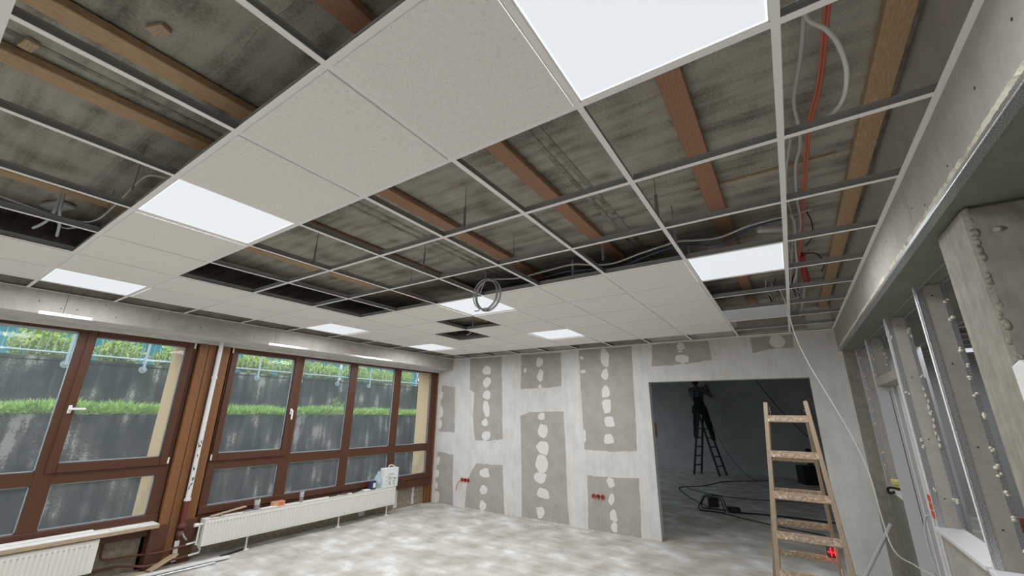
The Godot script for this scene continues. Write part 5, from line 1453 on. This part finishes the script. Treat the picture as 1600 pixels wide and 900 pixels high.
func carrier_bag(top: float) -> void:
	var t := thing("carrier_bag", Vector3(-6.07, top, -4.64), "white carrier bag with a green plant print at the far radiator end", "bag")
	var im := Image.create(256, 256, false, Image.FORMAT_RGB8)
	im.fill(C(226, 232, 232))
	var rng := RandomNumberGenerator.new(); rng.seed = 14
	for k in 70:
		var p := Vector2(rng.randf_range(40, 216), rng.randf_range(120, 240))
		var a := rng.randf_range(-1.0, 1.0) - PI / 2
		var col := C(70, 96, 76).lerp(C(120, 150, 96), rng.randf())
		for s in 26:
			var q := p + Vector2(cos(a), sin(a)) * s
			var wd := int(4.0 * sin(PI * s / 26.0)) + 1
			im.fill_rect(Rect2i(int(q.x), int(q.y), wd, wd), col)
	for k in 40:
		im.fill_rect(Rect2i(int(128 + 55 * cos(k * 0.157 + PI)), int(100 - 34 * absf(sin(k * 0.157))), 5, 4), C(110, 120, 120))
	for k in 5: im.fill_rect(Rect2i(88 + k * 17, 78, 11, 9), C(150, 70, 66))
	im.fill_rect(Rect2i(20, 18, 216, 2), C(120, 150, 160)); im.fill_rect(Rect2i(20, 18, 2, 224), C(120, 150, 160)); im.fill_rect(Rect2i(234, 18, 2, 224), C(120, 150, 160))
	var pm := mat(Color.WHITE, 0.45)
	pm.albedo_texture = ImageTexture.create_from_image(im)
	var b := MB.new()
	var z0 := -4.84
	var z1 := -4.53
	b.bb(Vector3(-6.12, top, z0), Vector3(-6.016, top + 0.30, z1), 0.006)
	part(b, "bag_body", M.white, t)
	b = MB.new()
	b.uvquad(Vector3(-6.0155, top + 0.005, z1 - 0.004), Vector3(-6.0155, top + 0.005, z0 + 0.004), Vector3(-6.0155, top + 0.295, z0 + 0.004), Vector3(-6.0155, top + 0.295, z1 - 0.004), Vector3.RIGHT)
	part(b, "print", pm, t)
	b = MB.new()
	b.tube(smooth([[-6.03, top + 0.29, -4.62], [-6.03, top + 0.335, -4.63], [-6.03, top + 0.345, -4.68], [-6.03, top + 0.325, -4.74], [-6.03, top + 0.29, -4.76]], 6), 0.008, 7)
	part(b, "handle", M.white, t)
	t = thing("plastic_bag", Vector3(-6.08, top, -4.46), "clear crumpled plastic bag beside the printed carrier bag", "bag")
	b = MB.new()
	var fn := FastNoiseLite.new(); fn.seed = 21; fn.frequency = 2.0
	b.blob(Vector3(-6.08, top + 0.10, -4.465), Vector3(0.04, 0.115, 0.065), fn, 0.55, 14, 10)
	b.blob(Vector3(-6.08, top + 0.215, -4.47), Vector3(0.02, 0.05, 0.03), fn, 0.6, 10, 8)
	part(b, "film", M.film, t)

func wooden_ladder() -> void:
	var t := thing("wooden_stepladder", Vector3(-0.17, 0, -3.5), "paint-spattered wooden double stepladder standing before the doorway", "ladder")
	var apl := Vector3(-0.297, 1.751, -3.5)
	var apr := Vector3(-0.033, 1.76, -3.5)
	var legs := [[apl + Vector3(-0.004, 0.0, 0.012), Vector3(-0.415, 0, -2.975), apr + Vector3(0.0, 0.0, 0.012), Vector3(0.078, 0, -2.975), [1.63, 1.374, 1.10, 0.855, 0.635, 0.38, 0.13]],
		[apl + Vector3(-0.002, -0.12, -0.03), Vector3(-0.505, 0, -4.02), apr + Vector3(-0.01, -0.12, -0.03), Vector3(0.012, 0, -4.02), [1.33, 1.075, 0.835, 0.60, 0.36, 0.12]]]
	for s in 2:
		var L: Array = legs[s]
		var w := 0.030 if s == 0 else 0.026
		for e in 2:
			var b := MB.new()
			b.bar(L[e * 2 + 1], L[e * 2], w, 0.055, Vector3.RIGHT, 0.004)
			part(b, "rail", M.ladder_y, t)
		for y in L[4]:
			var k: float = y / L[0].y
			var p: Vector3 = L[1].lerp(L[0], k)
			var q: Vector3 = L[3].lerp(L[2], y / L[2].y)
			q.y = p.y
			var b := MB.new()
			var lean := 0.3 if s == 0 else -0.3
			var d := (q - p).normalized()
			var up := (Vector3(0, 1, -lean)).normalized()
			up = (up - d * up.dot(d)).normalized()
			b.box((p + q) / 2.0 + Vector3(0, 0, 0.02 if s == 0 else 0.0), Vector3(p.distance_to(q) - 0.01, 0.052 if s == 0 else 0.046, 0.02), 0.003, Basis(d, up, d.cross(up)))
			part(b, "rung", M.ladder_spot, t)
	var b := MB.new()
	for q in [apl, apr]:
		b.tube([q + Vector3(-0.022, -0.07, -0.012), q + Vector3(0.022, -0.07, -0.012)], 0.012, 8)
		b.bar(q + Vector3(0.018, -0.13, 0.03), q + Vector3(0.018, -0.03, -0.01), 0.003, 0.03, Vector3.RIGHT)
	part(b, "hinge", M.dark_steel, t)
	b = MB.new(); b.tube([Vector3(-0.02, 0.55, -3.17), Vector3(-0.01, 0.5, -3.45), Vector3(0.0, 0.55, -3.84)], 0.004, 6); part(b, "spreader_cord", M.cable, t)
